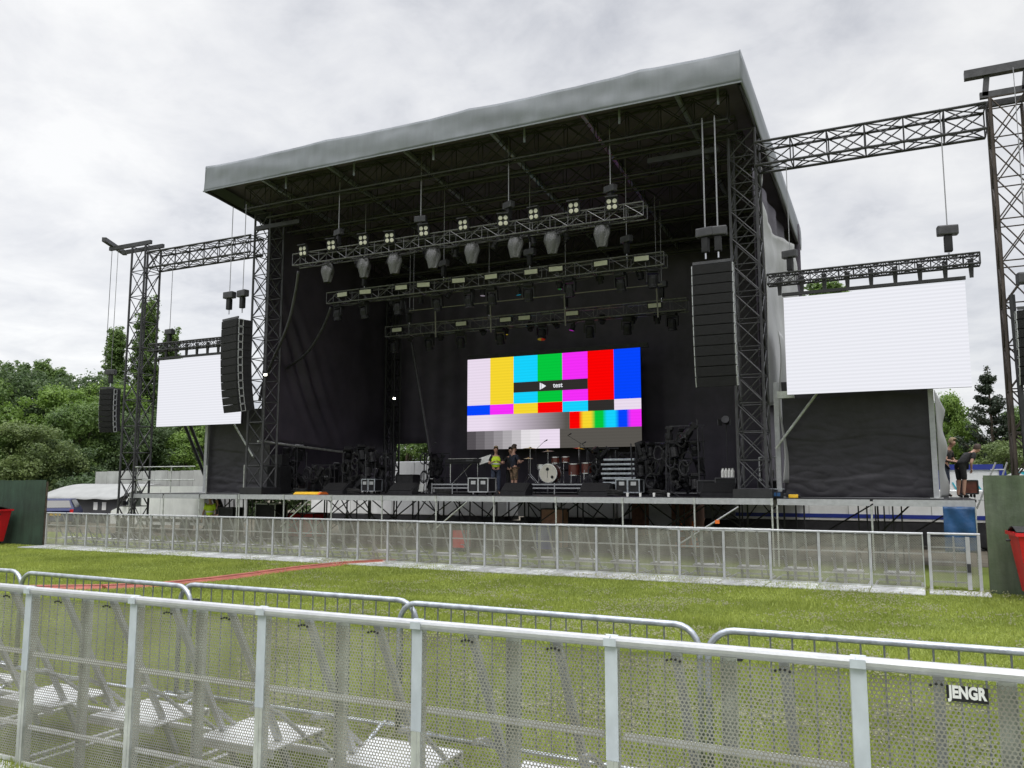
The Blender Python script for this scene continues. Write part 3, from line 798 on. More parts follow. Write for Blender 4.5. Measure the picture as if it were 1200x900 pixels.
def wingd(x0, x1, z0, z1, seed):
    def fn(u, v):
        x = x0+(x1-x0)*u; z = z0+(z1-z0)*v
        w_ = math.exp(-v*2.6)
        q = Vector((x*.55, seed, z*1.7))
        a1 = 1-abs(mnoise.noise(q)); a2 = 1-abs(mnoise.noise(q*2.3+Vector((3, 1, 7)))); a3 = mnoise.noise(Vector((x*3.1, seed, z*5.5)))
        k = .030*a1**3*w_**1.3+.016*a2**3*(.08+w_)+.009*a3*(.3+w_)+.03*mnoise.noise(Vector((x*.7, seed, z*.5)))
        k += .02*smooth01(math.sin(z*2.6+.2*math.sin(x*2))*6)*.5
        # hung from its top edge, slightly gathered at the middle
        k += .05*math.exp(-((u-.55)/.18)**2-((v-.4)/.25)**2)
        return Vector((x, 25.7+k, z))
    return fn
t = drape('wing_drape', 'crumpled black drape with horizontal creases under the right white screen', wingd(-3.42, .50, 1.9, 5.3, 1.3), 150, 120, 'tarp_black', loc=(-1.5, 25.7, 1.9))
t = drape('wing_drape', 'creased black drape under the left white screen', wingd(-26.58, -23.1, 1.9, 5.3, 4.1), 130, 110, 'tarp_black', loc=(-24.7, 25.7, 1.9))
for x, lab in ((-3.56, 'silver upright at the left edge of the right wing drape'), (.55, 'silver upright at the right edge of the right wing drape'), (-26.36, 'silver upright at the outer edge of the left wing drape')):
    t = thing('drape_upright', lab, 'upright', (x, 25.55, DK), 0, 'silver drape uprights')
    MB().bx(-.07, .07, -.05, .05, .02, 3.4).build('tube', 'alu_bright', t); MB().bx(-.16, .16, -.16, .16, 0, .02).build('foot_plate', 'alu', t)
def rflap(u, v):
    return Vector((.66+.22*u+.05*math.sin(v*14)*u, 25.9+1.0*u+.1*math.sin(v*7), 1.9+(3.0-.5*u)*v))
drape('hanging_flap', 'crumpled grey tarpaulin flap at the right end of the wing drape', rflap, 8, 30, 'tarp_grey', 'tarpaulin', (.66, 25.9, 1.9))
for x0, z0, x1, z1, lab in ((-3.6, 3.3, -2.3, 5.0, 'diagonal silver brace across the corner of the right wing drape'), (-24.9, 4.9, -23.6, 3.3, 'diagonal silver brace across the left wing drape')):
    t = MB().tube((x0, 25.35, z0), (x1, 25.35, z1), .04, 8).build('diagonal_brace', 'alu'); tag(t, lab, 'brace')
t = MB().bx(-3.45, -3.0, 25.0, 25.2, 4.75, 4.95).build('beam_stub', 'alu'); tag(t, 'short silver beam end at the lower corner of the grey tarpaulin', 'beam')

# ------------------------------------------------------------------ LED screens
def color_mesh(name, rects, y, parent, strength, lines=150.0, amp=.10):
    """rects: (x0,x1,z0,z1,c00,c10,c11,c01) in linear colour; one emissive display sheet"""
    me = bpy.data.meshes.new(name); v = []; f = []; cols = []
    for r in rects:
        x0, x1, z0, z1 = r[:4]; o = len(v)
        v += [(x0, y, z0), (x1, y, z0), (x1, y, z1), (x0, y, z1)]; f.append((o, o+1, o+2, o+3)); cols += [(*c, 1) for c in r[4:8]]
    me.from_pydata(v, [], f); me.update()
    ca = me.color_attributes.new('screen', 'FLOAT_COLOR', 'POINT')
    for i, c in enumerate(cols): ca.data[i].color = c
    m = bpy.data.materials.new(name+'_glow'); m.use_nodes = True; n_ = m.node_tree
    n_.nodes.remove(n_.nodes['Principled BSDF'])
    a = n_.nodes.new('ShaderNodeVertexColor'); a.layer_name = 'screen'
    tcn = n_.nodes.new('ShaderNodeTexCoord'); sp_ = n_.nodes.new('ShaderNodeSeparateXYZ'); n_.links.new(tcn.outputs['Object'], sp_.inputs[0])
    def mth(op, p, q):
        k = n_.nodes.new('ShaderNodeMath'); k.operation = op
        for i, vv in enumerate((p, q)):
            if isinstance(vv, (int, float)): k.inputs[i].default_value = vv
            elif vv is not None: n_.links.new(vv, k.inputs[i])
        return k.outputs[0]
    s1 = mth('SINE', mth('MULTIPLY', sp_.outputs[2], lines), None)
    fac = mth('ADD', mth('MULTIPLY', s1, amp/2), 1-amp/2)
    st_ = mth('MULTIPLY', fac, strength)
    e_ = n_.nodes.new('ShaderNodeEmission'); n_.links.new(a.outputs[0], e_.inputs[0]); n_.links.new(st_, e_.inputs[1])
    n_.links.new(e_.outputs[0], n_.nodes['Material Output'].inputs['Surface'])
    me.materials.append(m)
    o = bpy.data.objects.new(name, me); COL.objects.link(o); o.parent = parent
    return o
EX = 2**-S.view_settings.exposure
def led(label, x0, x1, y, z0, z1, rects, strength, lines, amp):
    t = thing('led_screen', label, 'LED screen', ((x0+x1)/2, y, z0))
    hw = (x1-x0)/2; h = z1-z0
    MB().bx(-hw, hw, .004, .12, 0, h).build('cabinet', 'plastic_black', t)
    color_mesh('display', rects(hw, h), 0, t, strength, lines, amp)
    m = MB()
    for k in range(1, round(2*hw)): m.bx(-hw+k*2*hw/round(2*hw)-.03, -hw+k*2*hw/round(2*hw)+.03, .121, .2, .05, h-.05)
    m.build('rear_frame', 'steel_black', t)
    return t
W_ = lin(240, 241, 248)
def plainrect(hw, h): return [(-hw, hw, 0, h, W_, W_, W_, W_)]
led('large blank white LED screen hung in the right wing', -3.07, 1.48, 24.2, 4.76, 7.53, plainrect, EX*1.0, 62, .10)
led('large blank white LED screen hung in the left wing behind the speaker column', -27.8, -23.25, 24.2, 4.58, 7.32, plainrect, EX*1.0, 62, .10)
WH, YE, CY, GR, MA, RE, BL = lin(236, 222, 240), lin(248, 216, 48), lin(22, 212, 255), lin(6, 200, 62), lin(246, 46, 250), lin(252, 4, 4), lin(6, 70, 255)
BK = lin(48, 46, 44); GY = lin(88, 85, 80)
def bars(hw, h):
    out = []; q = 2*hw/7
    Z = lambda f: h*f
    def rc(a, b, z0, z1, c, c2=None):
        c2 = c2 or c; out.append((-hw+a*2*hw, -hw+b*2*hw, Z(z0), Z(z1), c, c2, c2, c))
    s = 1/7
    for k, c in enumerate((WH, YE, CY, GR, MA, RE, BL)):
        if k in (2, 3, 4): rc(k*s, (k+1)*s, .485, .605, c); rc(k*s, (k+1)*s, .720, 1, c); out.pop() ; out.append((-hw+k*s*2*hw, -hw+(k+1)*s*2*hw, Z(.715), Z(1), c, c, c, c))
        else: rc(k*s, (k+1)*s, .485, 1, c)
    rc(2*s, 5*s, .605, .715, BK)
    for k, c in enumerate((BL, MA, YE, RE, CY, BK, WH)): rc(k*s, (k+1)*s, .375, .485, c)
    rc(0, s*.9, .20, .375, WH)
    rc(s*.9, 4*s+.02, .20, .375, WH, GY)
    rc(4*s+.02, 4*s+.04, .20, .375, GY)
    x = 4*s+.04; w2 = (1-x)/6
    rb = (RE, YE, GR, CY, BL, MA)
    for k, c in enumerate(rb):
        a = x+w2*k
        rc(a+.012 if k else a, x+w2*(k+1)-.012 if k < 5 else 1, .20, .375, c)
        if k < 5: rc(x+w2*(k+1)-.012, x+w2*(k+1)+.012, .20, .375, c, rb[k+1])
    for k in range(8):
        g = 84+22*k if k < 6 else 226+7*(k-6); c = lin(min(g, 238), min(g-4, 228), min(g, 240))
        rc(k*.055 if k else 0, (k+1)*.055, 0, .20, c)
    rc(.44, .555, 0, .20, WH)
    rc(.555, 1, 0, .20, GY)
    return out
ls = led('big LED screen showing colour bar test pattern at the back of the stage', -17.48, -9.6, 31.8, 3.74, 7.70, bars, EX*1.0, 50, .08)
# play symbol and word on the dark band
m = MB(); bz = 3.96*.66
m.prism([(-.46, bz-.15), (-.46, bz+.15), (-.40, bz+.12), (-.40, bz-.12)], -.012, -.004)
m.prism([(-.38, bz-.12), (-.38, bz+.12), (-.17, bz)], -.012, -.004)
m.build('play_symbol', emit_mat('screen_white', W_, EX*.95), ls)
text_mesh('test', .28, 'lettering', 'screen_white', ls, (.36, -.006, bz+.0), (math.pi/2, 0, 0), .002, 1.0, .004)
ls2 = MB().bx(-17.7, -9.4, 32.15, 32.3, 7.75, 7.95).build('screen_header', 'steel_black'); tag(ls2, 'black header bar above the colour bar screen', 'header bar')

# hoists
def make_hoist(zt):
    t = thing('chain_hoist', '', 'chain hoist')
    MB().rbox((0, 0, .28), (.42, .2, .22), .03).build('motor', 'steel_tower', t)
    MB().rbox((.0, 0, -.02), (.16, .14, .36), .02).build('chain_bag', 'plastic_black', t)
    MB().tube((0, 0, -.35), (0, 0, -.2), .02, 6).build('hook', 'chrome', t)
    return t
ho = make_hoist(0); ho_used = False
def hoist(x, y, z, ztop, label, thick=.012, scale=1.0):
    global ho_used
    if not ho_used: o = ho; ho_used = True; o.location = (x, y, z); o['label'] = label; o['group'] = 'chain hoists'
    else: o = dup(ho, (x, y, z), 0, label, 'chain hoists')
    o.rotation_euler.z = random.uniform(-.5, .5); o.scale = (scale,)*3
    MB().tube((0, 0, .38), (0, 0, (ztop-z)/scale), thick/scale, 6).build('chain', 'chain', o)
    return o
# screen trusses (flat ladder beams)
def screen_truss(label, x0, x1, z, feet):
    t = truss_thing('screen_truss', label, 'truss', (x0, 24.2, z), (x1, 24.2, z), .35, .28, .028, .013, 14, 'steel_dark', xbrace=True)
    n = 9
    for k in range(n):
        xx = (x1-x0)*(.06+.9*k/(n-1))
        m = MB(); m.box((xx, -.02, -.22), (.09, .05, .5), None, (1.6, 1)); m.build('hanger', 'steel_black', t)
    MB().bx(feet[0]-x0, feet[1]-x0, -.06, .06, -.50, -.42).build('hanging_bar', 'steel_black', t)
    return t
screen_truss('black ladder beam carrying the right white screen', -3.48, 1.85, 8.08, (-3.1, 1.5))
screen_truss('black ladder beam carrying the left white screen', -28.3, -23.2, 7.86, (-27.85, -23.2))
hoist(-2.85, 24.2, 8.5, 11.6, 'chain hoist over the left end of the right screen beam')
hoist(1.15, 24.2, 8.6, 11.6, 'chain hoist over the right end of the right screen beam', scale=1.2)
hoist(-27.3, 24.2, 8.2, 11.4, 'chain hoist over the outer end of the left screen beam')
for x, z0, z1, y, lab in ((-31.3, 6.9, 12.7, 24.4, 'thin steel cable hanging from the left tower head'), (3.1, 7.2, 12.9, 24.0, 'thin steel cable hanging from the right tower head')):
    t = MB().tube((x, y, z0), (x, y, z1), .012, 6).build('steel_cable', 'steel_dark'); tag(t, lab, 'cable')

# ------------------------------------------------------------------ line arrays
def make_cab(w_, h_, d_, t, loc, tilt, material='grille_black'):
    rot = Matrix.Rotation(tilt, 3, 'X')
    c = MB(); c.prism([(-w_/2, -h_/2+.008), (w_/2, -h_/2+.008), (w_/2, h_/2-.008), (-w_/2, h_/2-.008)], 0, d_, rot)
    b = c.build('cabinet', 'plastic_black', t, loc)
    g = MB(); g.prism([(-w_/2+.02, -h_/2+.018), (w_/2-.02, -h_/2+.018), (w_/2-.02, h_/2-.018), (-w_/2+.02, h_/2-.018)], -.014, -.002, rot); g.build('grille', material, b)
    for s in (-1, 1):
        r_ = MB()
        p = [rot @ Vector((s*(w_/2+.03), yy, zz)) for yy, zz in ((.05, -h_/2+.02), (.05, h_/2-.02), (.22, h_/2-.02), (.22, -h_/2+.02))]
        for i in range(4): r_.tube(p[i], p[(i+1) % 4], .016, 4)
        r_.build('rigging_plate', 'alu_bright', b)
    return b
def line_array(label, x, y, ztop, n, h_, w_, d_, rz, curve, cz_top, group):
    t = thing('line_array', label, 'speaker array', (x, y, ztop), rz, group)
    MB().bx(-w_/2, w_/2, .02, .06, .01, .09).build('bumper_frame', 'steel_tower', t)
    MB().bx(-.08, .08, .07, d_+.3, .01, .09).build('bumper_frame', 'steel_tower', t)
    z = 0; yy = 0; tilt = 0
    for k in range(n):
        tilt = curve*(k/n)**2
        z -= h_*math.cos(tilt)/2
        yy += math.sin(tilt)*h_/2
        make_cab(w_, h_, d_, t, (0, yy, z), tilt)
        z -= h_*math.cos(tilt)/2; yy += math.sin(tilt)*h_/2
    return t
line_array('tall black speaker column hung right of the stage before the right roof tower', -4.72, 22.5, 8.32, 12, .285, 1.06, .62, 0, R(11), 0, 'main speaker columns')
line_array('tall black speaker column hung at the left roof corner over the left screen', -22.35, 22.5, 8.25, 12, .285, 1.06, .62, -.25, R(14), 0, 'main speaker columns')
for dx, lab in ((-.2, 'left chain hoist over the right speaker column'), (.15, 'right chain hoist over the right speaker column')):
    hoist(-4.72+dx, 22.75, 8.95, 12.6, lab, .022, 1.2)
for dx, lab in ((-.35, 'left chain hoist over the left speaker column'), (.3, 'right chain hoist over the left speaker column')):
    hoist(-22.35+dx, 22.8, 8.95, 12.7, lab, .014, 1.15)
line_array('small speaker column hanging outside the left outer tower before the trees', -30.9, 24.2, 6.3, 8, .235, .66, .5, .2, R(14), 0, 'side speaker columns')
line_array('small speaker column hanging beside the right outer tower at the frame edge', 2.85, 23.6, 6.55, 8, .235, .62, .5, .1, R(14), 0, 'side speaker columns')
hoist(-30.85, 24.35, 6.75, 12.6, 'chain hoist over the small left speaker column')
hoist(2.85, 23.75, 7.0, 12.9, 'chain hoist over the small right speaker column', .01, 1.3)

# ------------------------------------------------------------------ lighting trusses and fixtures
def light_truss(label, x0, x1, y, z, wd):
    return truss_thing('lighting_truss', label, 'lighting truss', (x0, y, z), (x1, y, z), wd, wd, .024, .011, 22, 'truss_grey', 'lighting trusses over the stage', xbrace=False)
T1, T2, T3 = (23.3, 10.38), (25.3, 9.36), (28.7, 8.58)
light_truss('front lighting truss with square four lamp blinders', -20.0, -6.8, T1[0], T1[1], .42)
light_truss('middle lighting truss with flat strip lamps', -20.0, -6.75, T2[0], T2[1], .42)
light_truss('rear lighting truss nearest the colour bar screen', -19.6, -6.9, T3[0], T3[1], .42)
def make_head(bag):
    t = thing('moving_head_light', '', 'stage light')
    MB().rbox((0, 0, -.09), (.34, .28, .14), .03).build('base', 'plastic_black', t)
    m = MB()
    for s in (-1, 1): m.box((s*.20, 0, -.32), (.05, .12, .36))
    m.box((0, 0, -.18), (.44, .14, .04)); m.build('yoke', 'plastic_black', t)
    m = MB(); m.lathe([(.05, .16), (.13, .13), (.16, .02), (.15, -.16), (.17, -.22), (.165, -.26)], 12, Matrix.Translation((0, 0, -.40)) @ Matrix.Rotation(.12, 4, 'X'))
    h = m.build('head', 'plastic_black', t, smooth=False)
    m = MB(); m.lathe([(.15, 0), (.15, -.01)], 12, Matrix.Translation((0, 0, -.66)) @ Matrix.Rotation(.12, 4, 'X')); m.build('lens', 'glass_lens', h)
    if bag:
        m = MB(); m.grid(lambda u, v: Vector(((.20+.07*math.sin(min(1, v*2.2)*1.57)-.20*max(0, v-.4))*math.cos(u*6.2832)*(1+.09*math.sin(u*38+v*5)), (.17+.06*math.sin(min(1, v*2.2)*1.57)-.18*max(0, v-.4))*math.sin(u*6.2832)*(1+.09*math.sin(u*32+v*4)), -.06-.70*v)), 36, 8)
        m.build('rain_cover', 'bag_grey', t, smooth=True)
    return t
def make_blinder():
    t = thing('blinder_light', '', 'stage light')
    MB().rbox((0, .07, 0), (.46, .14, .50), .02).build('housing', 'plastic_black', t)
    MB().bx(-.24, .24, -.10, .0, .255, .30).build('hood', 'steel_dark', t)
    for sx in (-1, 1):
        for sz in (-1, 1):
            m = MB(); m.lathe([(.072, 0), (.085, .03), (.06, .035)], 14, Matrix.Translation((sx*.105, -.002, sz*.105)) @ Matrix.Rotation(math.pi/2, 4, 'X')); m.build('lamp', 'lens_white', t)
    MB().bx(-.26, -.245, .02, .1, -.2, .1).build('bracket', 'steel_dark', t)
    return t
def make_strip():
    t = thing('strip_light', '', 'stage light')
    MB().rbox((0, .06, 0), (.52, .12, .2), .02).build('housing', 'plastic_black', t)
    MB().bx(-.235, .235, -.008, -.002, -.075, .075).build('lens', 'strip_cream', t)
    MB().bx(-.28, -.262, 0, .1, -.1, .14).build('bracket', 'steel_dark', t)
    return t
def cable(name, label, pts, r, material='rubber'):
    base = Vector(pts[0]); P = [Vector(p)-base for p in pts]
    out = []
    for i in range(len(P)-1):
        a = P[max(i-1, 0)]; b = P[i]; c = P[i+1]; d = P[min(i+2, len(P)-1)]
        for k in range(6):
            u = k/6; out.append(.5*((2*b)+(c-a)*u+(2*a-5*b+4*c-d)*u*u+(3*b-a-3*c+d)*u**3))
    out.append(P[-1])
    o = MB().path(out, r, 6).build(name, material, None, base, smooth=True); return tag(o, label, 'cable')
PROTO = {'mhb': make_head(True), 'mh': make_head(False), 'bl': make_blinder(), 'st': make_strip()}
used = set()
def place(kind, loc, label, group, rz=0, rx=0, scale=1.):
    if kind not in used: o = PROTO[kind]; used.add(kind); o.location = loc; o['label'] = label; o['group'] = group
    else: o = dup(PROTO[kind], loc, rz, label, group)
    o.rotation_euler = (rx, 0, rz); o.scale = (scale,)*3
    return o
px_bl = [356, 389, 426, 457, 497, 543, 590, 626, 673, 718]
for i, px in enumerate(px_bl):
    p = at(px, 280, T1[0]-.28)
    place('bl', (p.x, T1[0]-.30, T1[1]+(.30 if i % 3 else .24)), f'square four lamp blinder on the front lighting truss, {ORD[i]} from its left end', 'blinders on the front truss', random.uniform(-.25, .1)+.1, R(8), .82)
px_mh = [385, 427, 463, 508, 553, 604, 647, 705]
for i, px in enumerate(px_mh):
    p = at(px, 280, T1[0])
    place('mhb', (p.x, T1[0], T1[1]-.22), f'grey covered moving light under the front lighting truss, {ORD[i]} from its left end', 'covered moving lights', random.uniform(-.4, .4), R(random.uniform(-6, 6)), .96)
for i, px in enumerate([402, 429, 471, 497, 538, 576, 623, 652, 705, 753]):
    p = at(px, 340, T2[0]-.25)
    place('st', (p.x, T2[0]-.30, T2[1]+.05), f'pale strip lamp on the middle lighting truss, {ORD[i]} from its left end', 'strip lamps on the trusses', random.uniform(-.1, .2), R(6))
for i, px in enumerate([398, 427, 468, 512, 550, 576, 619, 668, 727, 765]):
    p = at(px, 340, T2[0])
    place('mh', (p.x, T2[0], T2[1]-.22), f'black moving light under the middle lighting truss, {ORD[i]} from its left end', 'black moving lights on the trusses', random.uniform(-.4, .4), R(random.uniform(-8, 8)))
for i, px in enumerate([466, 541, 593, 615, 671, 768]):
    p = at(px, 380, T3[0]-.25)
    place('st', (p.x, T3[0]-.30, T3[1]+.02), f'pale strip lamp on the rear lighting truss, {ORD[i]} from its left end', 'strip lamps on the trusses', random.uniform(-.1, .2), R(6))
for i, px in enumerate([463, 503, 540, 586, 636, 691, 735, 788]):
    p = at(px, 380, T3[0])
    place('mh', (p.x, T3[0], T3[1]-.22), f'black moving light under the rear lighting truss, {ORD[i]} from its left end', 'black moving lights on the trusses', random.uniform(-.4, .4), R(random.uniform(-20, 20)))
rr = random.Random(21)
for tr, name, n_, x0, x1 in ((T1, 'front', 9, -19.3, -7.4), (T2, 'middle', 9, -19.4, -7.3), (T3, 'rear', 11, -19.0, -7.4)):
    for i in range(n_):
        x = x0+(x1-x0)*(i+.5)/n_+rr.uniform(-.25, .25)
        place('mh', (x, tr[0]+.32, tr[1]-.08+rr.uniform(-.06, .04)), f'small black spotlight behind the {name} lighting truss, {ORD[i]} from its left end', f'small spotlights on the {name} truss', rr.uniform(-1.2, 1.2), rr.uniform(-.9, .3), .62)
    pts = []
    for i in range(15):
        u = i/14; pts.append((x0-.4+(x1-x0+.8)*u, tr[0]-.12+.1*rr.uniform(-1, 1), tr[1]-.23-(.16*rr.random() if i % 2 else 0)))
    cable('cable_loom', f'loose black cable looped along the underside of the {name} lighting truss', pts, .022)
for tr, name, pxs, py in ((T1, 'front', [397, 493, 596, 716], 270), (T2, 'middle', [427, 520, 621, 735], 330), (T3, 'rear', [480, 573, 663, 776], 370)):
    for i, px in enumerate(pxs):
        p = at(px, py, tr[0])
        hoist(p.x, tr[0], tr[1]+.55, rz_bot(tr[0]-22)+.1, f'chain hoist above the {name} lighting truss, {ORD[i]} from its left end', .02 if name == 'front' else .013, 1.0)
# light pipe with drop arms between middle and rear trusses
t = thing('pipe_frame', 'thin pale pipe with four drop arms hung between middle and rear trusses', 'pipe frame', (-13, 27.2, 8.9))
MB().tube((-4.6, 0, .15), (5.6, 0, .15), .02, 6).build('pipe', 'pipe_grey', t)
for xx in (-3.4, -1.0, 2.0, 5.4): MB().tube((xx, 0, .12), (xx+.05, -.02, -1.0), .028, 6).build('drop_arm', 'pipe_grey', t)
MB().tube((-4.4, 0, .15), (-4.4, 0, 3.4), .008, 5).build('hanging_wire', 'chain', t); MB().tube((5.4, 0, .15), (5.4, 0, 3.3), .008, 5).build('hanging_wire', 'chain', t)
cable('cable_loom', 'thick cable loom drooping from the left end of the front truss', [at(350, 318, 23.5), at(346, 345, 23.9), at(336, 385, 24.4), at(312, 440, 25.2), at(304, 470, 25.4)], .06, 'steel_tower')
cable('cable_loom', 'thick cable loom drooping from the left end of the middle truss', [at(388, 360, 25.5), at(378, 385, 25.9), at(358, 415, 26.3), at(322, 440, 26.6)], .06, 'steel_tower')
t = thing('back_pole', 'long slanting grey pole inside the stage left of the colour bar screen', 'pole', (0, 0, 0)); 
p0, p1 = at(474, 352, 30.5), at(512, 566, 30.5); t.location = (p1.x, 30.5, DK)
MB().tube((0, 0, 0), (p0.x-p1.x, 0, p0.z-DK), .065, 8).build('tube', 'steel_tower', t); MB().bx(-.2, .2, -.2, .2, -.0, .03).build('foot_plate', 'steel_dark', t)
p0 = at(452, 400, 31.5)
def flood(label, px, py, y):
    p = at(px, py, y); t = thing('work_light', label, 'work light', p, YAW, 'lit work lights')
    MB().rbox((0, .07, 0), (.22, .12, .18), .02).build('housing', 'steel_dark', t)
    MB().bx(-.05, .05, .0, .008, -.04, .04).build('lamp', 'lamp_lit', t)
    MB().bx(-.13, -.115, .03, .1, -.02, .16).build('bracket', 'steel_dark', t)
flood('small lit work light on the left front roof tower', 311, 439, 24.3)
flood('small lit work light on the slim back left tower', 462, 467, 32.8)

# ------------------------------------------------------------------ people
def skin_mesh(verts, edges, radii, sub=1):
    me = bpy.data.meshes.new('tmp'); me.from_pydata([tuple(v) for v in verts], edges, []); me.update()
    o = bpy.data.objects.new('tmp', me); COL.objects.link(o)
    md = o.modifiers.new('Skin', 'SKIN'); md.use_smooth_shade = True; md.branch_smoothing = .3
    for i, r in enumerate(radii):
        sv = me.skin_vertices[0].data[i]; sv.radius = r if isinstance(r, tuple) else (r, r); sv.use_root = (i == 0)
    s = o.modifiers.new('Sub', 'SUBSURF'); s.levels = sub; s.render_levels = sub
    bpy.context.view_layer.update()
    res = bpy.data.meshes.new_from_object(o.evaluated_get(bpy.context.evaluated_depsgraph_get()))
    bpy.data.objects.remove(o); bpy.data.meshes.remove(me)
    return res
class Fig:
    def __init__(s): s.v = []; s.e = []; s.r = []
    def p(s, co, r, par=None):
        s.v.append(Vector(co)); s.r.append(r); i = len(s.v)-1
        if par is not None: s.e.append((par, i))
        return i
def person(label, loc, rz, top, legs, hair, vest=False, bend=0., arms=((.30, -.10, 1.15, .22, -.34, 1.18), (.30, -.10, 1.15, .22, -.34, 1.18)), shorts=False, stride=.0, scale=1., crouch=0., head_down=.02, longhair=False):
    t = thing('person', label, 'person', loc, rz); t.scale = (scale,)*3
    def B(x, y, z):   # bend the trunk forward about the hips
        if z <= .95 or not bend: return Vector((x, y, z))
        dz = z-.95; c, s_ = math.cos(bend), math.sin(bend)
        return Vector((x, y*c-dz*s_, .95+dz*c+y*s_))
    f = Fig(); g = lambda co, r, par=None: f.p(co, r, par)
    pel = g(B(0, 0, .97), (.145, .105)); be = g(B(0, 0, 1.12), (.135, .10), pel); ch = g(B(0, .01, 1.32), (.155, .11), be)
    nk = g(B(0, .015, 1.47), (.07, .065), ch); n2 = g(B(0, .0, 1.545), (.052, .055), nk)
    hd = Vector((0, -head_down, 0))
    h1 = g(B(0, -.015, 1.60)+hd*.6, (.062, .078), n2); h2 = g(B(0, -.01, 1.68)+hd, (.074, .092), h1); h3 = g(B(0, .0, 1.75)+hd, (.062, .078), h2)
    ns = g(B(0, -.105, 1.655)+hd, (.012, .015), h2)
    for s_ in (-1, 1): g(B(s_*.085, .01, 1.66)+hd, (.010, .022), h2)
    W = []
    for k, s_ in enumerate((-1, 1)):
        ex, ey, ez, wx, wy, wz = arms[k]
        sh = g(B(s_*.175, .01, 1.41), .062, ch); el = g(B(s_*ex, ey, ez), .042, sh); wr_ = g(B(s_*wx, wy, wz), .028, el)
        d = (f.v[wr_]-f.v[el]).normalized()
        up_ = Vector((0, 0, 1)) if abs(d.z) < .8 else Vector((0, -1, 0))
        sd = d.cross(up_).normalized(); nn = sd.cross(d)
        pm = g(f.v[wr_]+d*.055, (.036, .018), wr_)
        for q, (off, ln) in enumerate(((-.030, .062), (-.010, .075), (.010, .070), (.029, .055))):
            a = g(f.v[pm]+d*.045+sd*off, .0085, pm); b_ = g(f.v[a]+d*ln*.5-nn*.012, .0082, a); g(f.v[b_]+d*ln*.35-nn*.026, .0075, b_)
        th = g(f.v[wr_]+d*.035-sd*.036*s_-nn*.008, .0105, pm); g(f.v[th]+d*.038-sd*.014*s_-nn*.012, .009, th)
        W.append((sh, el, wr_))
        hp = g((s_*.095, 0, .90), (.088, .092), pel)
        kn = g((s_*.11, -.03-crouch-(stride if s_ > 0 else -stride)*.5, .50), .058, hp)
        an = g((s_*.115, .03-(stride if s_ > 0 else -stride), .10), .040, kn)
        to = g((s_*.135, -.13-(stride if s_ > 0 else -stride), .035), (.042, .03), an)
        W[-1] = W[-1]+(hp, kn, an, to)
    def emit(name, ids, grow, m, parent, sub=1, ends=None):
        mp = {i: k for k, i in enumerate(ids)}
        vs = [f.v[i].copy() for i in ids]
        if ends:
            for (a, b), fr in ends.items(): vs[mp[b]] = f.v[a].lerp(f.v[b], fr)
        ed = [(mp[a], mp[b]) for a, b in f.e if a in mp and b in mp]
        rr = []
        for i in ids:
            r = f.r[i]; r = r if isinstance(r, tuple) else (r, r)
            rr.append((r[0]+grow, r[1]+grow))
        me = skin_mesh(vs, ed, rr, sub); me.materials.clear(); me.materials.append(M[m])
        o = bpy.data.objects.new(name, me); COL.objects.link(o); o.parent = parent; return o
    emit('body', list(range(len(f.v))), 0, 'skin', t)
    l, r_ = W
    emit('shirt', [pel, be, ch, nk, l[0], l[1], r_[0], r_[1]], .022, top, t, ends={(l[0], l[1]): .72, (r_[0], r_[1]): .72, (be, pel): 1.75, (ch, nk): .42})
    emit('shorts' if shorts else 'trousers', [pel, l[3], l[4], l[5], r_[3], r_[4], r_[5]] if not shorts else [pel, l[3], l[4], r_[3], r_[4]], .02, legs, t, ends={(l[3], l[4]): 1.05, (r_[3], r_[4]): 1.05, (be, pel): .6} if shorts else {(be, pel): .6})
    for a in (l, r_): emit('shoe', [a[5], a[6]], .012, 'rubber', t)
    if vest:
        emit('vest', [pel, be, ch, nk, l[0], r_[0]], .040, 'hivis', t, ends={(ch, l[0]): .97, (ch, r_[0]): .97, (be, pel): 1.2, (ch, nk): .4})
        m = MB(); m.lathe([(.19, 0), (.19, .05)], 16, Matrix.Translation(B(0, 0, 1.12)) @ Matrix.Diagonal((1, .78, 1, 1))); m.build('reflective_band', 'reflective', t)
    # hair
    m = MB(); c = B(0, .0, 1.70)+hd
    def hairf(u, v):
        a = u*2*math.pi; b_ = v*math.pi*.5
        rr = .112
        low = -.06 if math.sin(a) > -.35 else .05
        if longhair and math.sin(a) > -.2: low = -.22
        zz = math.sin(b_)
        return c+Vector((.098*math.cos(a)*math.cos(b_), .012+.118*math.sin(a)*math.cos(b_), .03+ (low*(1-zz)) + .105*zz))
    m.grid(hairf, 20, 8); m.build('hair', hair, t, smooth=True)
    for s_ in (-1, 1):
        m = MB(); m.lathe([(.002, -.009), (.009, -.004), (.009, .004), (.002, .009)], 8, Matrix.Translation(B(s_*.031, -.095, 1.685)+hd)); m.build('eye', 'hair_dark', t)
    m = MB(); p_ = B(0, -.096, 1.612)+hd*.7; m.box(p_, (.042, .012, .010)); m.build('mouth', 'drum_shell', t)
    return t
person('man in a yellow high visibility vest and dark trousers looking at his hands', (-14.3, 28.3, DK), .5, 'black_cloth', 'denim', 'hair_fair', True, head_down=.04, arms=((.27, -.08, 1.14, .09, -.30, 1.22), (.27, -.08, 1.14, .09, -.30, 1.22)))
person('stocky man in a navy shirt and camouflage shorts standing with his back turned', (-13.55, 28.3, DK), 2.6, 'navy_cloth', 'camo', 'hair_brown', False, shorts=True, scale=1.03, head_down=.03, arms=((.30, -.08, 1.13, .14, -.28, 1.20), (.30, -.08, 1.13, .14, -.28, 1.20)))
person('dark haired person in black standing behind the two men on stage', (-14.1, 29.2, DK), .2, 'black_cloth', 'black_cloth', 'hair_dark', head_down=.03)
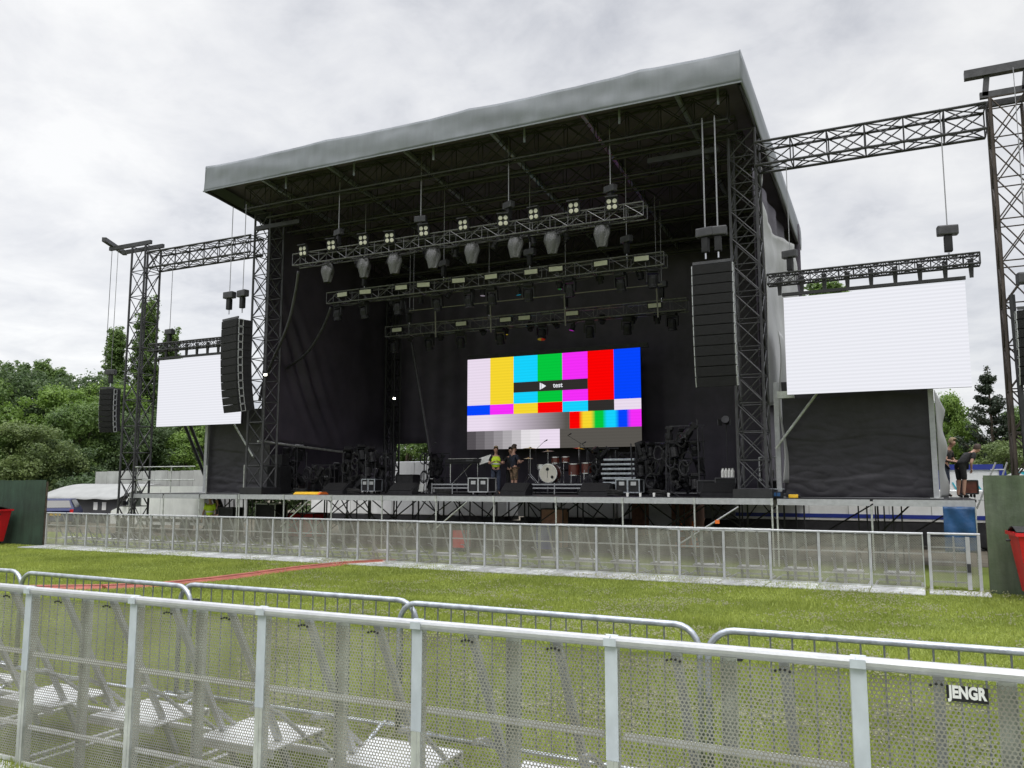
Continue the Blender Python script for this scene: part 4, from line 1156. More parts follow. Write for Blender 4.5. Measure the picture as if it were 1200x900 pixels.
person('man in black shirt and shorts bending over cases on the right wing', (1.22, 27.0, DK-.005), 2.2, 'black_cloth', 'black_cloth', 'hair_brown', bend=.9, shorts=True, arms=((.26, -.06, 1.1, .2, -.2, .85), (.26, -.06, 1.1, .2, -.2, .85)))
person('fair haired helper half hidden behind the bending man', (.86, 28.3, DK-.005), 1.2, 'black_cloth', 'denim', 'hair_fair', bend=.35)
person('person in a yellow high visibility vest standing under the left wing', at(246, 600, 25.4).xy.to_3d(), .3, 'hivis', 'black_cloth', 'hair_brown', True, arms=((.28, 0, 1.12, .26, -.12, .88), (.28, 0, 1.12, .26, -.12, .88)))
person('long haired person in black beside the vest wearer under the left wing', at(255.5, 600, 25.2).xy.to_3d(), -.6, 'black_cloth', 'black_cloth', 'hair_dark', longhair=True, scale=.95, arms=((.28, 0, 1.12, .20, -.22, 1.0), (.28, 0, 1.12, .20, -.22, 1.0)))

# ------------------------------------------------------------------ gear on stage
def flight_case(label, loc, d, rz=0, handles=True, body='plastic_black', edge='alu_bright', group=None):
    t = thing('flight_case', label, 'flight case', loc, rz, group); x, y, z = d; c = .11
    MB().bx(-x/2+.008, x/2-.008, -y/2+.008, y/2-.008, c, c+z).build('body', body, t)
    m = MB(); e_ = .018
    for sx in (-1, 1):
        for sy in (-1, 1): m.box((sx*x/2, sy*y/2, c+z/2), (e_*2, e_*2, z))
        for zz in (c, c+z): m.box((sx*x/2, 0, zz), (e_*2, y-.04, e_*2))
    for sy in (-1, 1):
        for zz in (c, c+z): m.box((0, sy*y/2, zz), (x-.04, e_*2, e_*2))
    if handles: m.bx(-.025, .025, -y/2-.012, -y/2+.004, c+.02, c+z-.02)
    m.build('edging', edge, t)
    if handles:
        for sx in (-1, 1): MB().bx(sx*x/4-.09, sx*x/4+.09, -y/2-.008, -y/2+.006, c+z*.55, c+z*.55+.12).build('handle', 'alu_bright', t)
    for sx in (-1, 1):
        for sy in (-1, 1): MB().tube((sx*(x/2-.08)-.02, sy*(y/2-.08), .05), (sx*(x/2-.08)+.02, sy*(y/2-.08), .05), .05, 10).build('caster', 'rubber', t)
    return t
def stage_at(px, y, z=DK): p = at(px, 560, y); return (p.x, y, z)
flight_case('black flight case with bright edges and two handles left of the men', stage_at(565, 26.2), (.78, .6, .48))
def wedge(label, loc, rz=0, w_=.85):
    t = thing('floor_monitor', label, 'floor monitor', loc, rz, 'floor monitors')
    MB().prism([(-.3, 0), (.32, 0), (.32, .36), (.1, .42), (-.3, .12)], -w_/2, w_/2, Matrix.Rotation(math.pi/2, 3, 'Z')).build('cabinet', 'plastic_black', t)
    rot = Matrix.Rotation(math.pi/2, 3, 'Z')
    MB().prism([(-.285, .142), (.085, .419), (.078, .430), (-.292, .153)], -w_/2+.04, w_/2-.04, rot).build('grille', 'grille_black', t)
    for s_ in (-1, 1): MB().box((s_*(w_/2+.006), .1, .22), (.012, .14, .06)).build('handle', 'steel_dark', t)
wedge('black floor monitor at the feet of the stocky man', stage_at(605, 26.0), 0, .95)
wedge('black floor monitor right of the drum riser', stage_at(698, 26.0), 0, 1.0)
wedge('black floor monitor left of the mixing gear by the back opening', stage_at(474, 26.2), 0, 1.05)
wedge('black floor monitor behind the yellow cable ramp at stage left', stage_at(395, 26.2), 0, 1.0)
wedge('black floor monitor beside the right roof tower', stage_at(842, 25.6), 0, 1.0)
t = thing('side_fill_speaker', 'tall black side fill speaker stack beside the left roof tower', 'speaker', stage_at(327, 25.9), .1)
MB().rbox((0, 0, .55), (.62, .75, 1.08), .02).build('cabinet', 'plastic_black', t); MB().bx(-.28, .28, -.392, -.38, .05, 1.05).build('grille', 'grille_black', t)
MB().rbox((0, .05, 1.32), (.5, .5, .44), .02).build('cabinet', 'plastic_black', t)
t = thing('cable_ramp', 'yellow cable ramp with an orange end lying on the left deck edge', 'cable ramp', stage_at(362, 24.8))
MB().prism([(-.28, 0), (-.14, .09), (.14, .09), (.28, 0)], -.62, .5, Matrix.Rotation(math.pi/2, 3, 'Z')).build('ramp_body', 'yellow', t); MB().prism([(-.28, 0), (-.14, .09), (.14, .09), (.28, 0)], -.72, -.625, Matrix.Rotation(math.pi/2, 3, 'Z')).build('end_cap', 'orange', t)
def riser(label, px0, px1, y, depth, h):
    a = at(px0, 570, y).x; b = at(px1, 570, y).x; t = thing('riser', label, 'stage riser', ((a+b)/2, y, DK)); hw = (b-a)/2
    MB().bx(-hw, hw, 0, depth, h-.04, h).build('top', 'plastic_black', t)
    for z in (h-.055, h-.19): MB().bx(-hw, hw, -.03, -.002, z-.025, z+.025).build('edge_rail', 'alu_bright', t)
    n = max(2, int(2*hw/1.0))
    for k in range(n+1):
        x = -hw+.03+(2*hw-.06)*k/n
        MB().bx(x-.02, x+.02, -.05, -.031, 0, h).build('leg', 'alu_bright', t); MB().bx(x-.02, x+.02, depth-.05, depth, 0, h-.045).build('leg', 'alu_bright', t)
    return t, (a+b)/2, hw
_, kx, khw = riser('low riser with silver edge under the keyboard', 506, 556, 28.2, 2.0, .42)
_, dx0, dhw = riser('low drum riser with silver edge in front of the colour screen', 612, 690, 28.6, 2.4, .42)
# keyboard on an X stand
kb = thing('keyboard_stand', 'folding keyboard stand on the left riser', 'keyboard stand', (kx+.1, 28.9, DK+.42))
for s_ in (-1, 1):
    MB().tube((-.38*s_, -.2, 0), (.22*s_, .2, .76), .02, 6).build('leg', 'chrome', kb); MB().tube((.62*s_, 0, 0), (.62*s_, 0, .76), .02, 6).build('leg', 'chrome', kb)
MB().bx(-.7, .7, -.16, .16, .76, .785).build('top_bar', 'steel_dark', kb)
t = thing('keyboard', 'long black stage keyboard lying on the stand', 'keyboard', (kx+.1, 28.9, DK+1.21))
MB().rbox((0, 0, .08), (1.5, .4, .16), .02).build('body', 'plastic_black', t)
MB().bx(-.6, .6, -.19, -.05, .161, .172).build('keys', 'paper', t); MB().bx(.2, .5, -.206, -.201, .06, .11).build('name_plate', 'steel_tower', t)
t = thing('music_stand', 'music stand holding a tilted white sheet beside the men', 'music stand', (at(568, 540, 29).x, 29, DK))
MB().tube((0, 0, 0), (0, 0, 1.15), .014, 6).build('pole', 'steel_dark', t)
for k in range(3): MB().tube((0, 0, .25), (.28*math.cos(k*2.1), .28*math.sin(k*2.1), 0), .011, 6).build('leg', 'steel_dark', t)
MB().box((.05, -.02, 1.32), (.62, .02, .42), Matrix.Rotation(-.55, 3, 'X') @ Matrix.Rotation(-.35, 3, 'Y')).build('desk', 'steel_black', t)
MB().box((.05, -.05, 1.33), (.52, .006, .32), Matrix.Rotation(-.55, 3, 'X') @ Matrix.Rotation(-.35, 3, 'Y')).build('sheet', 'paper', t)
# drum kit on the riser
DZ = DK+.42
def drum(label, x, y, z, r, h, axis='z', legs=True, front='drum_skin', shell='drum_shell'):
    t = thing('drum', label, 'drum', (x, y, DZ), 0, 'drums of the drum kit')
    mt = Matrix.Translation((0, 0, z)) @ (Matrix.Rotation(math.pi/2, 4, 'X') if axis == 'y' else Matrix.Identity(4))
    MB().lathe([(r*.99, -h/2), (r*.99, h/2)], 24, mt).build('shell', shell, t)
    for e_ in (-1, 1): MB().lathe([(r*1.03, e_*h/2-.015), (r*1.03, e_*h/2+.015)], 24, mt).build('hoop', 'chrome', t)
    MB().lathe([(r*.95, h/2+.016), (r*.95, h/2+.020)], 24, mt).build('drum_head', front, t)
    if legs:
        for k in range(3):
            a = 2.1*k+.4
            if axis == 'z': MB().tube((r*1.02*math.cos(a), r*1.02*math.sin(a), z-h*.2), (r*1.1*math.cos(a), r*1.1*math.sin(a), 0), .009, 6).build('leg', 'chrome', t)
        if axis == 'y':
            for s_ in (-1, 1): MB().tube((s_*r*.9, -h*.3, z*.6), (s_*r*1.25, -h*.45, 0), .01, 6).build('leg', 'chrome', t)
    return t
kpx = at(645, 555, 29.2).x
kd = drum('bass drum with a cream front head and a small dark port', kpx, 29.2, .36, .36, .42, 'y')
MB().lathe([(.06, 0), (.06, .004)], 12, Matrix.Translation((.17, -.235, .22)) @ Matrix.Rotation(math.pi/2, 4, 'X')).build('port_hole', 'plastic_black', kd)
MB().lathe([(.05, 0), (.07, .004)], 6, Matrix.Translation((-.02, -.235, .52)) @ Matrix.Rotation(math.pi/2, 4, 'X')).build('emblem', 'plastic_black', kd)
MB().bx(-.025, -.012, -.24, -.232, .2, .5).build('emblem', 'plastic_black', kd)
drum('rack tom drum above the bass drum', kpx+.15, 29.35, .86, .16, .22); drum('snare drum left of the bass drum', kpx-.55, 29.6, .62, .18, .15, shell='chrome')
drum('floor tom drum right of the bass drum', kpx+.85, 29.5, .5, .22, .42); drum('second floor tom at the right end of the drum riser', kpx+1.4, 29.4, .55, .2, .38)
drum('second rack tom right of the first rack tom', kpx+.55, 29.4, .88, .15, .2)
def cymbal(label, x, y, h, r, tilt):
    t = thing('cymbal_stand', label, 'cymbal stand', (x, y, DZ), 0, 'cymbals of the drum kit')
    MB().tube((0, 0, .3), (0, 0, h), .011, 6).build('pole', 'chrome', t)
    for k in range(3): MB().tube((0, 0, .34), (.3*math.cos(k*2.1+.3), .3*math.sin(k*2.1+.3), 0), .01, 6).build('leg', 'chrome', t)
    m = MB(); m.lathe([(r, -.012), (r*.5, .012), (r*.2, .02), (r*.16, .045), (.02, .055)], 22, Matrix.Translation((0, 0, h)) @ Matrix.Rotation(tilt, 4, 'Y')); m.build('cymbal', 'brass', t)
cymbal('flat cymbal on a tall stand at the left of the drum kit', kpx-.75, 29.0, 1.32, .30, .03); cymbal('second cymbal left of the bass drum, set lower', kpx-.35, 29.8, 1.22, .26, -.06)
cymbal('cymbal behind the toms right of the bass drum', kpx+.9, 29.9, 1.32, .26, .12); cymbal('cymbal at the right end of the drum kit', kpx+1.75, 29.5, 1.15, .24, -.12); cymbal('low cymbal pair at the far left of the riser', kpx-1.1, 29.6, .95, .2, 0)
t = thing('drum_stool', 'round drum stool behind the drum kit', 'stool', (kpx+.1, 30.3, DZ)); MB().lathe([(.17, .46), (.19, .5), (.17, .55)], 16).build('seat', 'plastic_black', t); MB().tube((0, 0, 0), (0, 0, .46), .02, 6).build('pole', 'chrome', t)
def mic(label, x, y, z0, h, boom, rz=0):
    t = thing('microphone_stand', label, 'microphone stand', (x, y, z0), rz, 'microphone stands')
    MB().tube((0, 0, .02), (0, 0, h), .011, 6).build('pole', 'steel_dark', t)
    for k in range(3): MB().tube((0, 0, .16), (.27*math.cos(k*2.1), .27*math.sin(k*2.1), 0), .01, 6).build('leg', 'steel_dark', t)
    MB().tube((-boom*.35, 0, h-.12), (boom, 0, h+.28), .008, 6).build('boom', 'steel_dark', t)
    MB().lathe([(.012, 0), (.02, .1), (.026, .13), (.02, .17)], 8, Matrix.Translation((boom, 0, h+.28)) @ Matrix.Rotation(1.1, 4, 'Y')).build('microphone', 'steel_dark', t)
mic('microphone stand with a boom silhouetted on the white part of the colour screen', at(628, 550, 30).x, 30.0, DK, 1.75, .35)
mic('microphone stand with a boom on the grey corner of the colour screen', at(680, 550, 29.6).x, 29.6, DK, 1.95, -.5)
mic('microphone stand at the right end of the drum riser', at(690, 550, 28.3).x, 28.3, DK, 1.55, -.25)
mic('microphone stand at the left by the black side speaker', at(345, 550, 26.8).x, 26.8, DK, 1.7, .3)
mic('microphone stand before the left black lighting tower', at(430, 550, 26.5).x, 26.5, DK, 1.3, .3)
# silver shelf stack
t = thing('silver_rack', 'stack of silver slatted shelves right of the drum riser', 'rack', stage_at(728, 28.6))
for k in range(6): MB().rbox((.05*(k % 2)-.05, 0, .42+.165*k), (1.25-.1*(k > 4)-.12*(k < 1), .5, .075), .012).build('slat', 'galv', t)
for s_ in (-1, 1): MB().bx(s_*.5-.03, s_*.5+.03, .255, .30, 0, 1.4).build('upright', 'steel_dark', t)
# lighting floor towers: ladder frames crowded with moving lights
cnt = [0]
def floor_tower(label, px, y, w_, h_, rows, cols, seed, where):
    rr = random.Random(seed); p = at(px, 560, y)
    t = thing('floor_light_tower', label, 'lighting rig', (p.x, y, DK), rr.uniform(-.2, .2), 'lighting rigs on the deck')
    for s_ in (-1, 1):
        for yy in (-.25, .25): MB().tube((s_*w_/2, yy, .1), (s_*w_/2+rr.uniform(-.06, .06), yy, h_*rr.uniform(.82, 1.05)), .024, 6).build('upright', 'steel_tower', t)
    for k in range(rows+1):
        z = .12+(h_-.15)*k/rows
        MB().bx(-w_/2-.03, w_/2+.03, .24, .285, z-.02, z+.02).build('cross_bar', 'steel_dark', t)
    for sx in (-1, 1):
        for sy in (-1, 1): MB().tube((sx*w_/2-.02, sy*.25, .05), (sx*w_/2+.02, sy*.25, .05), .05, 8).build('caster', 'rubber', t)
    n = 0
    for k in range(rows):
        for c in range(cols):
            x = (c+.5)/cols*w_-w_/2+rr.uniform(-.05, .05); z = .12+(h_-.15)*(k+1)/rows-.03
            w2 = Vector((p.x+x, y-.05, DK+z))
            w2.y += rr.uniform(-.22, .12); w2.z += rr.uniform(-.06, .10)
            place('mh', w2, f'moving light in the {where}, {ORD[k]} row, {ORD[c]} from left', f'moving lights racked in {where}', rr.uniform(-3.1, 3.1), rr.uniform(-.7, .7), rr.uniform(.80, 1.08)*min(1.1, (h_-.15)/rows/.6))
    # looms of cable hung on the frame
    for q in range(5):
        pts = []
        x0 = rr.uniform(-w_/2, w_/2); z0 = rr.uniform(.6, h_)
        for s2 in range(26):
            a = s2*.75; pts.append((x0+.17*math.cos(a)+rr.uniform(-.03, .03), -.36-.0025*s2, z0-.25+.24*math.sin(a)+rr.uniform(-.03, .03)))
        MB().path(pts, .013, 5).build('cable_coil', 'steel_tower' if q % 2 else 'rubber', t)
    return t
floor_tower('black rack of moving lights at stage left beside the side speaker', 344, 28.0, .95, 2.05, 3, 2, 1, 'stage left rack')
floor_tower('low black rack of moving lights left of the yellow ramp cases', 376, 27.8, 1.0, 1.2, 2, 2, 2, 'low rack at stage left')
floor_tower('tall black rack of moving lights left of the back opening', 420, 27.6, 1.25, 1.9, 3, 3, 3, 'rack left of the back opening')
floor_tower('black rack of moving lights close to the slim back tower', 447, 28.6, .9, 1.7, 3, 2, 4, 'rack by the slim back tower')
floor_tower('black rack of moving lights right of the back opening', 512, 30.5, 1.0, 1.7, 3, 2, 5, 'rack right of the back opening')
floor_tower('black rack of moving lights between drums and silver shelves', 706, 29.6, 1.1, 1.75, 3, 2, 6, 'rack behind the silver shelves')
floor_tower('black rack of moving lights right of the silver shelves', 765, 28.2, 1.3, 1.85, 3, 3, 7, 'rack right of the silver shelves')
floor_tower('tallest black rack of moving lights near the right side of the stage', 803, 27.2, 1.15, 2.35, 4, 3, 8, 'tallest rack at stage right')
floor_tower('black rack of moving lights against the left side drape', 365, 31.0, 1.2, 1.7, 3, 2, 11, 'rack by the left side drape')
floor_tower('low black rack of moving lights behind the left floor monitor', 402, 30.0, 1.1, 1.3, 2, 3, 12, 'low rack behind the left monitor')
floor_tower('black rack of moving lights behind the drum kit', 742, 30.5, 1.3, 1.6, 3, 2, 13, 'rack beside the colour screen foot')
flight_case('tall black case at stage left below the silver rail', stage_at(383, 29.2), (.8, .6, .9), 0, True, edge='steel_tower')
flight_case('black case with grey edges between the left racks', stage_at(436, 26.9), (.6, .5, .45), 0, True, edge='galv')
flight_case('black case with grey edges before the silver shelves', stage_at(738, 26.6), (.8, .5, .42), 0, True, edge='galv')
mic('microphone stand between the two right racks', at(785, 550, 26.2).x, 26.2, DK, 1.5, .3)
mic('microphone stand left of the keyboard riser', at(500, 550, 27.4).x, 27.4, DK, 1.6, .25)
for k, (px, yy) in enumerate(((352, 25.6), (415, 25.4), (520, 25.2), (720, 25.3), (770, 25.4))):
    o_ = thing('cable_coil', f'black cable coiled on the front of the deck, {ORD[k]} from the left', 'cable', stage_at(px, yy), 0, 'cable coils on the deck')
    P_ = [((.26+.03*math.sin(q*.7))*math.cos(q*.62), (.22+.03*math.cos(q*.9))*math.sin(q*.62), .03+.0035*q) for q in range(50)]
    MB().path(P_, .018, 5).build('flex', 'rubber', o_)
t = thing('light_stand', 'theatre lamp with barn doors on a tall stand left of the right roof tower', 'lamp stand', stage_at(853, 27.0))
MB().tube((0, 0, 0), (0, 0, 2.3), .016, 6).build('pole', 'steel_dark', t)
for k in range(3): MB().tube((0, 0, .3), (.35*math.cos(k*2.1), .35*math.sin(k*2.1), 0), .012, 6).build('leg', 'steel_dark', t)
MB().lathe([(.08, -.12), (.11, .0), (.13, .14)], 12, Matrix.Translation((0, 0, 2.4)) @ Matrix.Rotation(1.2, 4, 'X')).build('lamp_housing', 'steel_dark', t)
for s_ in (-1, 1): MB().box((s_*.16, -.2, 2.35), (.02, .22, .2), Matrix.Rotation(s_*.4, 3, 'Z')).build('barn_door', 'steel_tower', t)
t = thing('bottle_pack', 'shrink wrapped pack of clear bottles on a case by the right tower', 'bottle pack', stage_at(853, 26.2, DK+.585))
for k in range(4):
    for j in range(2): MB().lathe([(.045, 0), (.045, .2), (.018, .26), (.018, .29)], 8, Matrix.Translation((-.15+.1*k, -.05+.1*j, 0))).build('bottle', 'paper', t)
flight_case('black case under the bottle pack by the right roof tower', stage_at(852, 26.2), (.62, .5, .46), 0, False, edge='steel_tower')
flight_case('low black case left of the bottle pack at stage right', stage_at(832, 26.6), (.7, .5, .38), 0, False, edge='steel_tower')
t = thing('amplifier_cage', 'white framed open equipment cage behind the right roof tower', 'equipment cage', stage_at(901, 26.8, DK+.5))
for sx in (-1, 1):
    MB().bx(sx*.24-.02, sx*.24+.02, -.2, .2, 0, .72).build('side_frame', 'alu_bright', t)
for z in (0, .7): MB().bx(-.219, .219, -.2, .2, z, z+.03).build('shelf', 'alu_bright', t)
MB().rbox((0, 0, .2), (.3, .3, .26), .02).build('amplifier', 'grey_panel', t)
flight_case('black case carrying the white framed cage', stage_at(901, 26.8), (.6, .5, .37), 0, False, edge='steel_tower')
t = thing('tool_box', 'small open toolbox with blue trays on the right deck edge', 'toolbox', stage_at(908, 24.7)); MB().rbox((0, 0, .09), (.42, .25, .18), .02).build('body', 'plastic_black', t)
for k in range(3): MB().bx(-.16+.11*k, -.07+.11*k, -.14, -.126, .05, .15).build('tray', 'blue_tarp', t)
MB().bx(-.25, .25, -.05, .06, .24, .262).build('lid', 'galv', t)
for px, mt_, lab in ((895, 'orange', 'small orange tool left of the toolbox'), (929, 'yellow', 'yellow power tool right of the toolbox')):
    t = thing('hand_tool', lab, 'tool', stage_at(px, 24.6)); MB().rbox((0, 0, .05), (.26, .12, .1), .02).build('body', mt_, t); MB().rbox((.14, 0, .04), (.1, .08, .06), .01).build('grip', 'plastic_black', t)
flight_case('black guitar amplifier case before the white lorry at the back opening', stage_at(478, 27.6), (.75, .5, .62), 0, False, edge='plastic_black')
t = thing('mixing_screen', 'small tilted grey monitor right of the amplifier case', 'monitor', stage_at(491, 26.4)); MB().box((0, 0, .24), (.42, .05, .3), Matrix.Rotation(-.35, 3, 'X')).build('display', 'grey_panel', t); MB().bx(-.15, .15, -.1, .2, 0, .05).build('stand', 'plastic_black', t)
# paper cups and small litter along the deck edge
for k, px in enumerate((735, 750, 766, 783)):
    t = thing('paper_cup', f'small pale paper cup on the deck edge, {ORD[k]} from the left', 'cup', stage_at(px, 25.0), 0, 'cups on the deck edge'); MB().lathe([(.035, 0), (.045, .12)], 10).build('cup', 'paper', t)

# things under the stage
def under(px, y, z=.01): p = at(px, 600, y); return (p.x, y, z)
for k, (px, y, d, body, lab) in enumerate(((271, 25.2, (.7, .6, 1.2), 'plastic_black', 'tall black equipment rack under the left end of the stage'), (318, 26.0, (1.0, .7, 1.35), 'plastic_black', 'black rack with pale edges under the stage by the left tower'),
      (360, 27.4, (1.3, .8, .95), 'red_plastic', 'wide red case under the stage behind the left legs'), (330, 27.2, (.6, .6, .9), 'red_plastic', 'small red case left of the wide red case'), (541, 25.0, (.5, .4, .62), 'red_plastic', 'small red box under the stage edge below the flight case'),
      (430, 27.0, (1.9, .7, .75), 'plastic_black', 'long black trunk under the stage left of centre'), (590, 27.5, (2.2, .7, .8), 'plastic_black', 'long black trunk under the stage below the men'), (650, 26.4, (.8, .5, 1.3), 'brick', 'brown crate under the stage below the drums'), (640, 25.6, (.6, .4, .8), 'truck_blue', 'dark blue case under the stage beside the brown crate'))):
    flight_case(lab, under(px, y), d, 0, False, body, 'steel_dark' if k not in (1,) else 'alu')
for k in range(7):
    x = at(300, 600, 25.8).x-.9+.24*k
    t = thing('hanging_cable', f'dark cable hanging under the stage near the left tower, {ORD[k]} from the left', 'cable', (x, 25.0, .05), 0, 'cables hanging under the stage')
    MB().path([(0, 0, 1.7), (.03, 0, 1.2), (-.03, .02, .7), (.05, 0, .1)], .025, 6).build('flex', 'rubber', t)
t = drape('wing_skirt', 'dark blue tarpaulin skirt hung under the right wing', lambda u, v: Vector((.64+.72*u, 24.15+.03*math.sin(u*9+v*8), .55+1.15*v)), 14, 14, 'blue_tarp', 'tarpaulin', (.6, 24.15, .5))
t = thing('cable_cover', 'fluted silver folding ladder leaning on the right wing edge', 'ladder', (1.75, 27.0, DK-.3)); 
for s_ in (-1, 1): MB().tube((s_*.18, 0, 0), (s_*.14+.5, 0, 1.3), .025, 6).build('rail', 'alu_bright', t)
for k in range(4): MB().tube((-.14+.12*k, 0, .25+.28*k), (.2+.12*k, 0, .25+.28*k), .018, 6).build('rung', 'alu_bright', t)
t.name = 'folding_ladder'
flight_case('red open case at the feet of the bending man', (1.42, 27.9, DK), (.42, .4, .38), .3, False, 'drum_shell', 'steel_dark')

# ------------------------------------------------------------------ vehicles and backstage
def lorry(label, x0, x1, y0, y1, z0, z1, body='white_paint', stripe=None, frame=None, marks=False, cab=None):
    t = thing('lorry', label, 'lorry', ((x0+x1)/2, y0, 0)); hw = (x1-x0)/2; d = y1-y0
    MB().rbox((0, d/2, (z0+z1)/2), (2*hw, d, z1-z0), .04).build('box_body', body, t)
    n = int(2*hw/1.25)
    for k in range(1, n): MB().bx(-hw+2*hw*k/n-.012, -hw+2*hw*k/n+.012, -.012, -.002, z0+.05, z1-.05).build('seam', 'grey_panel', t)
    MB().bx(-hw+.15, hw-.15, .02, .06, .14, z0-.03).build('side_skirt', 'steel_black', t)
    if stripe: MB().bx(-hw+.02, hw-.02, -.02, -.013, z0+.10, z0+.24).build('stripe', stripe, t)
    if frame:
        for zz in (z1-.09,): MB().bx(-hw-.02, hw+.02, -.06, -.015, zz-.09, zz+.12).build('frame_edge', frame, t)
        for s_ in (-1, 1): MB().bx(s_*hw-.12, s_*hw+.12, -.062, -.014, z0, z1-.181).build('frame_edge', frame, t)
    if marks:
        rr = random.Random(4)
        m = MB()
        for k in range(6): m.box((-hw+.5+k*.28, -.02, z0+(z1-z0)*.55), (.05, .012, .5), Matrix.Rotation(rr.uniform(-.8, .8), 3, 'Y'))
        m.build('graphic', 'teal', t)
    MB().bx(-hw+.1, hw-.1, d*.3, d*.7, max(.1, z0-.22), z0-.01).build('chassis', 'steel_black', t)
    for xx in (-hw*.72, -hw*.45, hw*.55, hw*.8):
        w0 = MB().lathe([(.30, -.14), (.47, -.12), (.5, -.08), (.5, .08), (.47, .12), (.30, .14)], 20, Matrix.Translation((xx, .25, .5)) @ Matrix.Rotation(math.pi/2, 4, 'X')).build('wheel', 'rubber', t)
        MB().lathe([(.28, .142), (.12, .16)], 14, Matrix.Translation((xx, .25, .5)) @ Matrix.Rotation(math.pi/2, 4, 'X')).build('hub', 'galv', w0)
    return t
lorry('long white lorry trailer parked behind the left half of the stage', -31, -18.6, 38, 40.4, .62, 3.45)
lorry('white lorry trailer behind the stage below the drums', -17.8, -11.5, 37.6, 40, .66, 3.4, 'white_paint')
lorry('white lorry with a dark blue stripe parked behind the right wing', -6.2, 3.2, 32.5, 34.8, .95, 2.05+.0, 'white_paint', 'truck_blue')
lorry('white lorry with a blue frame and teal marks behind the bending man', 1.0, 3.15, 37.6, 40, 1.0, 3.0, 'white_paint', None, 'truck_blue', True)
lorry('small pale lorry behind the stage below the tallest rack', -8.4, -5.2, 37, 39.4, .75, 2.5, 'grey_panel')
t = thing('portable_toilet', 'turquoise portable cabin behind the right hoarding', 'portable toilet', (3.9, 34.0, 0)); MB().rbox((0, .6, 1.35), (1.1, 1.2, 2.7), .04).build('body', 'teal', t); MB().rbox((0, .6, 2.76), (1.2, 1.3, .1), .03).build('roof', 'white_paint', t); MB().bx(-.4, .4, -.012, -.002, .2, 2.2).build('door', 'teal', t)
t = thing('white_sacks', 'pale wrapped bundle on the ground behind the right hoarding', 'bundle', (2.9, 30.5, 0)); t.name = 'wrapped_bundle'
m = MB(); m.lathe([(.3, 0), (.5, .6), (.48, 1.6), (.34, 2.5), (.08, 2.62)], 12); m.build('wrap', 'canvas_white', t, smooth=True); MB().lathe([(.51, .9), (.51, .95)], 12).build('strap', 'truck_blue', t)

def wheel(t, x, y, r, w_, side):
    a = MB().lathe([(r*.62, -w_/2), (r*.95, -w_/2), (r, -w_*.3), (r, w_*.3), (r*.95, w_/2), (r*.62, w_/2)], 22, Matrix.Translation((x, y, r)) @ Matrix.Rotation(math.pi/2, 4, 'X')).build('wheel', 'rubber', t)
    MB().lathe([(r*.60, -w_*.45), (r*.60, w_*.45)], 16, Matrix.Translation((x, y, r)) @ Matrix.Rotation(math.pi/2, 4, 'X')).build('rim', 'galv', a)
# white panel van, nose towards the left
vx = -31.9
t = thing('panel_van', 'white panel van parked behind the left wing, facing left', 'van', (vx, 28.0, 0))
prof = [(-3.05, .35), (-3.08, .75), (-2.98, 1.0), (-2.25, 1.22), (-1.55, 2.02), (-1.3, 2.14), (2.9, 2.16), (3.0, 2.05), (3.05, .4)]
m = MB(); m.prism(prof, 0, 1.95); m.build('body', 'white_paint', t)
MB().prism([(-2.12, 1.26), (-1.55, 1.93), (-1.02, 1.93), (-1.02, 1.26)], -.012, -.002).build('cab_window', 'glass_dark', t)
MB().prism([(-2.26, 1.25), (-2.20, 1.20), (-1.58, 2.00), (-1.62, 2.03)], .08, 1.87).build('windscreen', 'glass_dark', t)
MB().bx(-2.12, -1.98, -.20, -.03, 1.22, 1.46).build('mirror', 'plastic_black', t)
MB().bx(-3.11, -3.0, .06, .36, .78, .96).build('headlight', 'lens_white', t)
MB().bx(-1.0, -.988, -.008, -.001, .5, 2.0).build('door_seam', 'grey_panel', t); MB().bx(.25, .262, -.008, -.001, .5, 2.0).build('door_seam', 'grey_panel', t)
MB().bx(-.9, 2.95, -.014, -.0015, .52, .66).build('side_moulding', 'steel_dark', t)
for xx in (-2.15, 1.9): wheel(t, xx, .08, .34, .22, 0); wheel(t, xx, 1.87, .34, .22, 0)
# blue estate car seen from the rear
cx0 = at(72, 600, 30.5).x
t = thing('estate_car', 'dark blue estate car seen from behind beside the white canopy', 'car', (cx0, 30.5, 0), R(47))
m = MB()
rings = [(-2.2, .38, .78, .80, .62), (-2.24, .42, .86, .84, .8), (-2.12, .30, .98, .84, .82), (-1.85, .26, 1.42, .86, .60), (-1.2, .25, 1.48, .87, .62), (.3, .25, 1.46, .87, .62), (1.05, .25, 1.02, .87, .80), (2.0, .28, .84, .84, .78), (2.25, .38, .62, .74, .7)]
vs = []; fs = []
for (yy, z0, z1, wb, wt) in rings:
    zm = z0+(min(z1, .95)-z0)*.7
    vs += [Vector((-wb*.96, yy, z0)), Vector((-wb, yy, zm)), Vector((-wb*.97, yy, min(z1-.01, .96))), Vector((-wt, yy, z1)), Vector((wt, yy, z1)), Vector((wb*.97, yy, min(z1-.01, .96))), Vector((wb, yy, zm)), Vector((wb*.96, yy, z0))]
for k in range(len(rings)-1):
    for i in range(8): fs.append((k*8+i, k*8+(i+1) % 8, (k+1)*8+(i+1) % 8, (k+1)*8+i))
fs += [tuple(range(8)), tuple(range(len(rings)*8-8, len(rings)*8))]
m.add(vs, fs); m.build('body', 'car_blue', t, smooth=False)
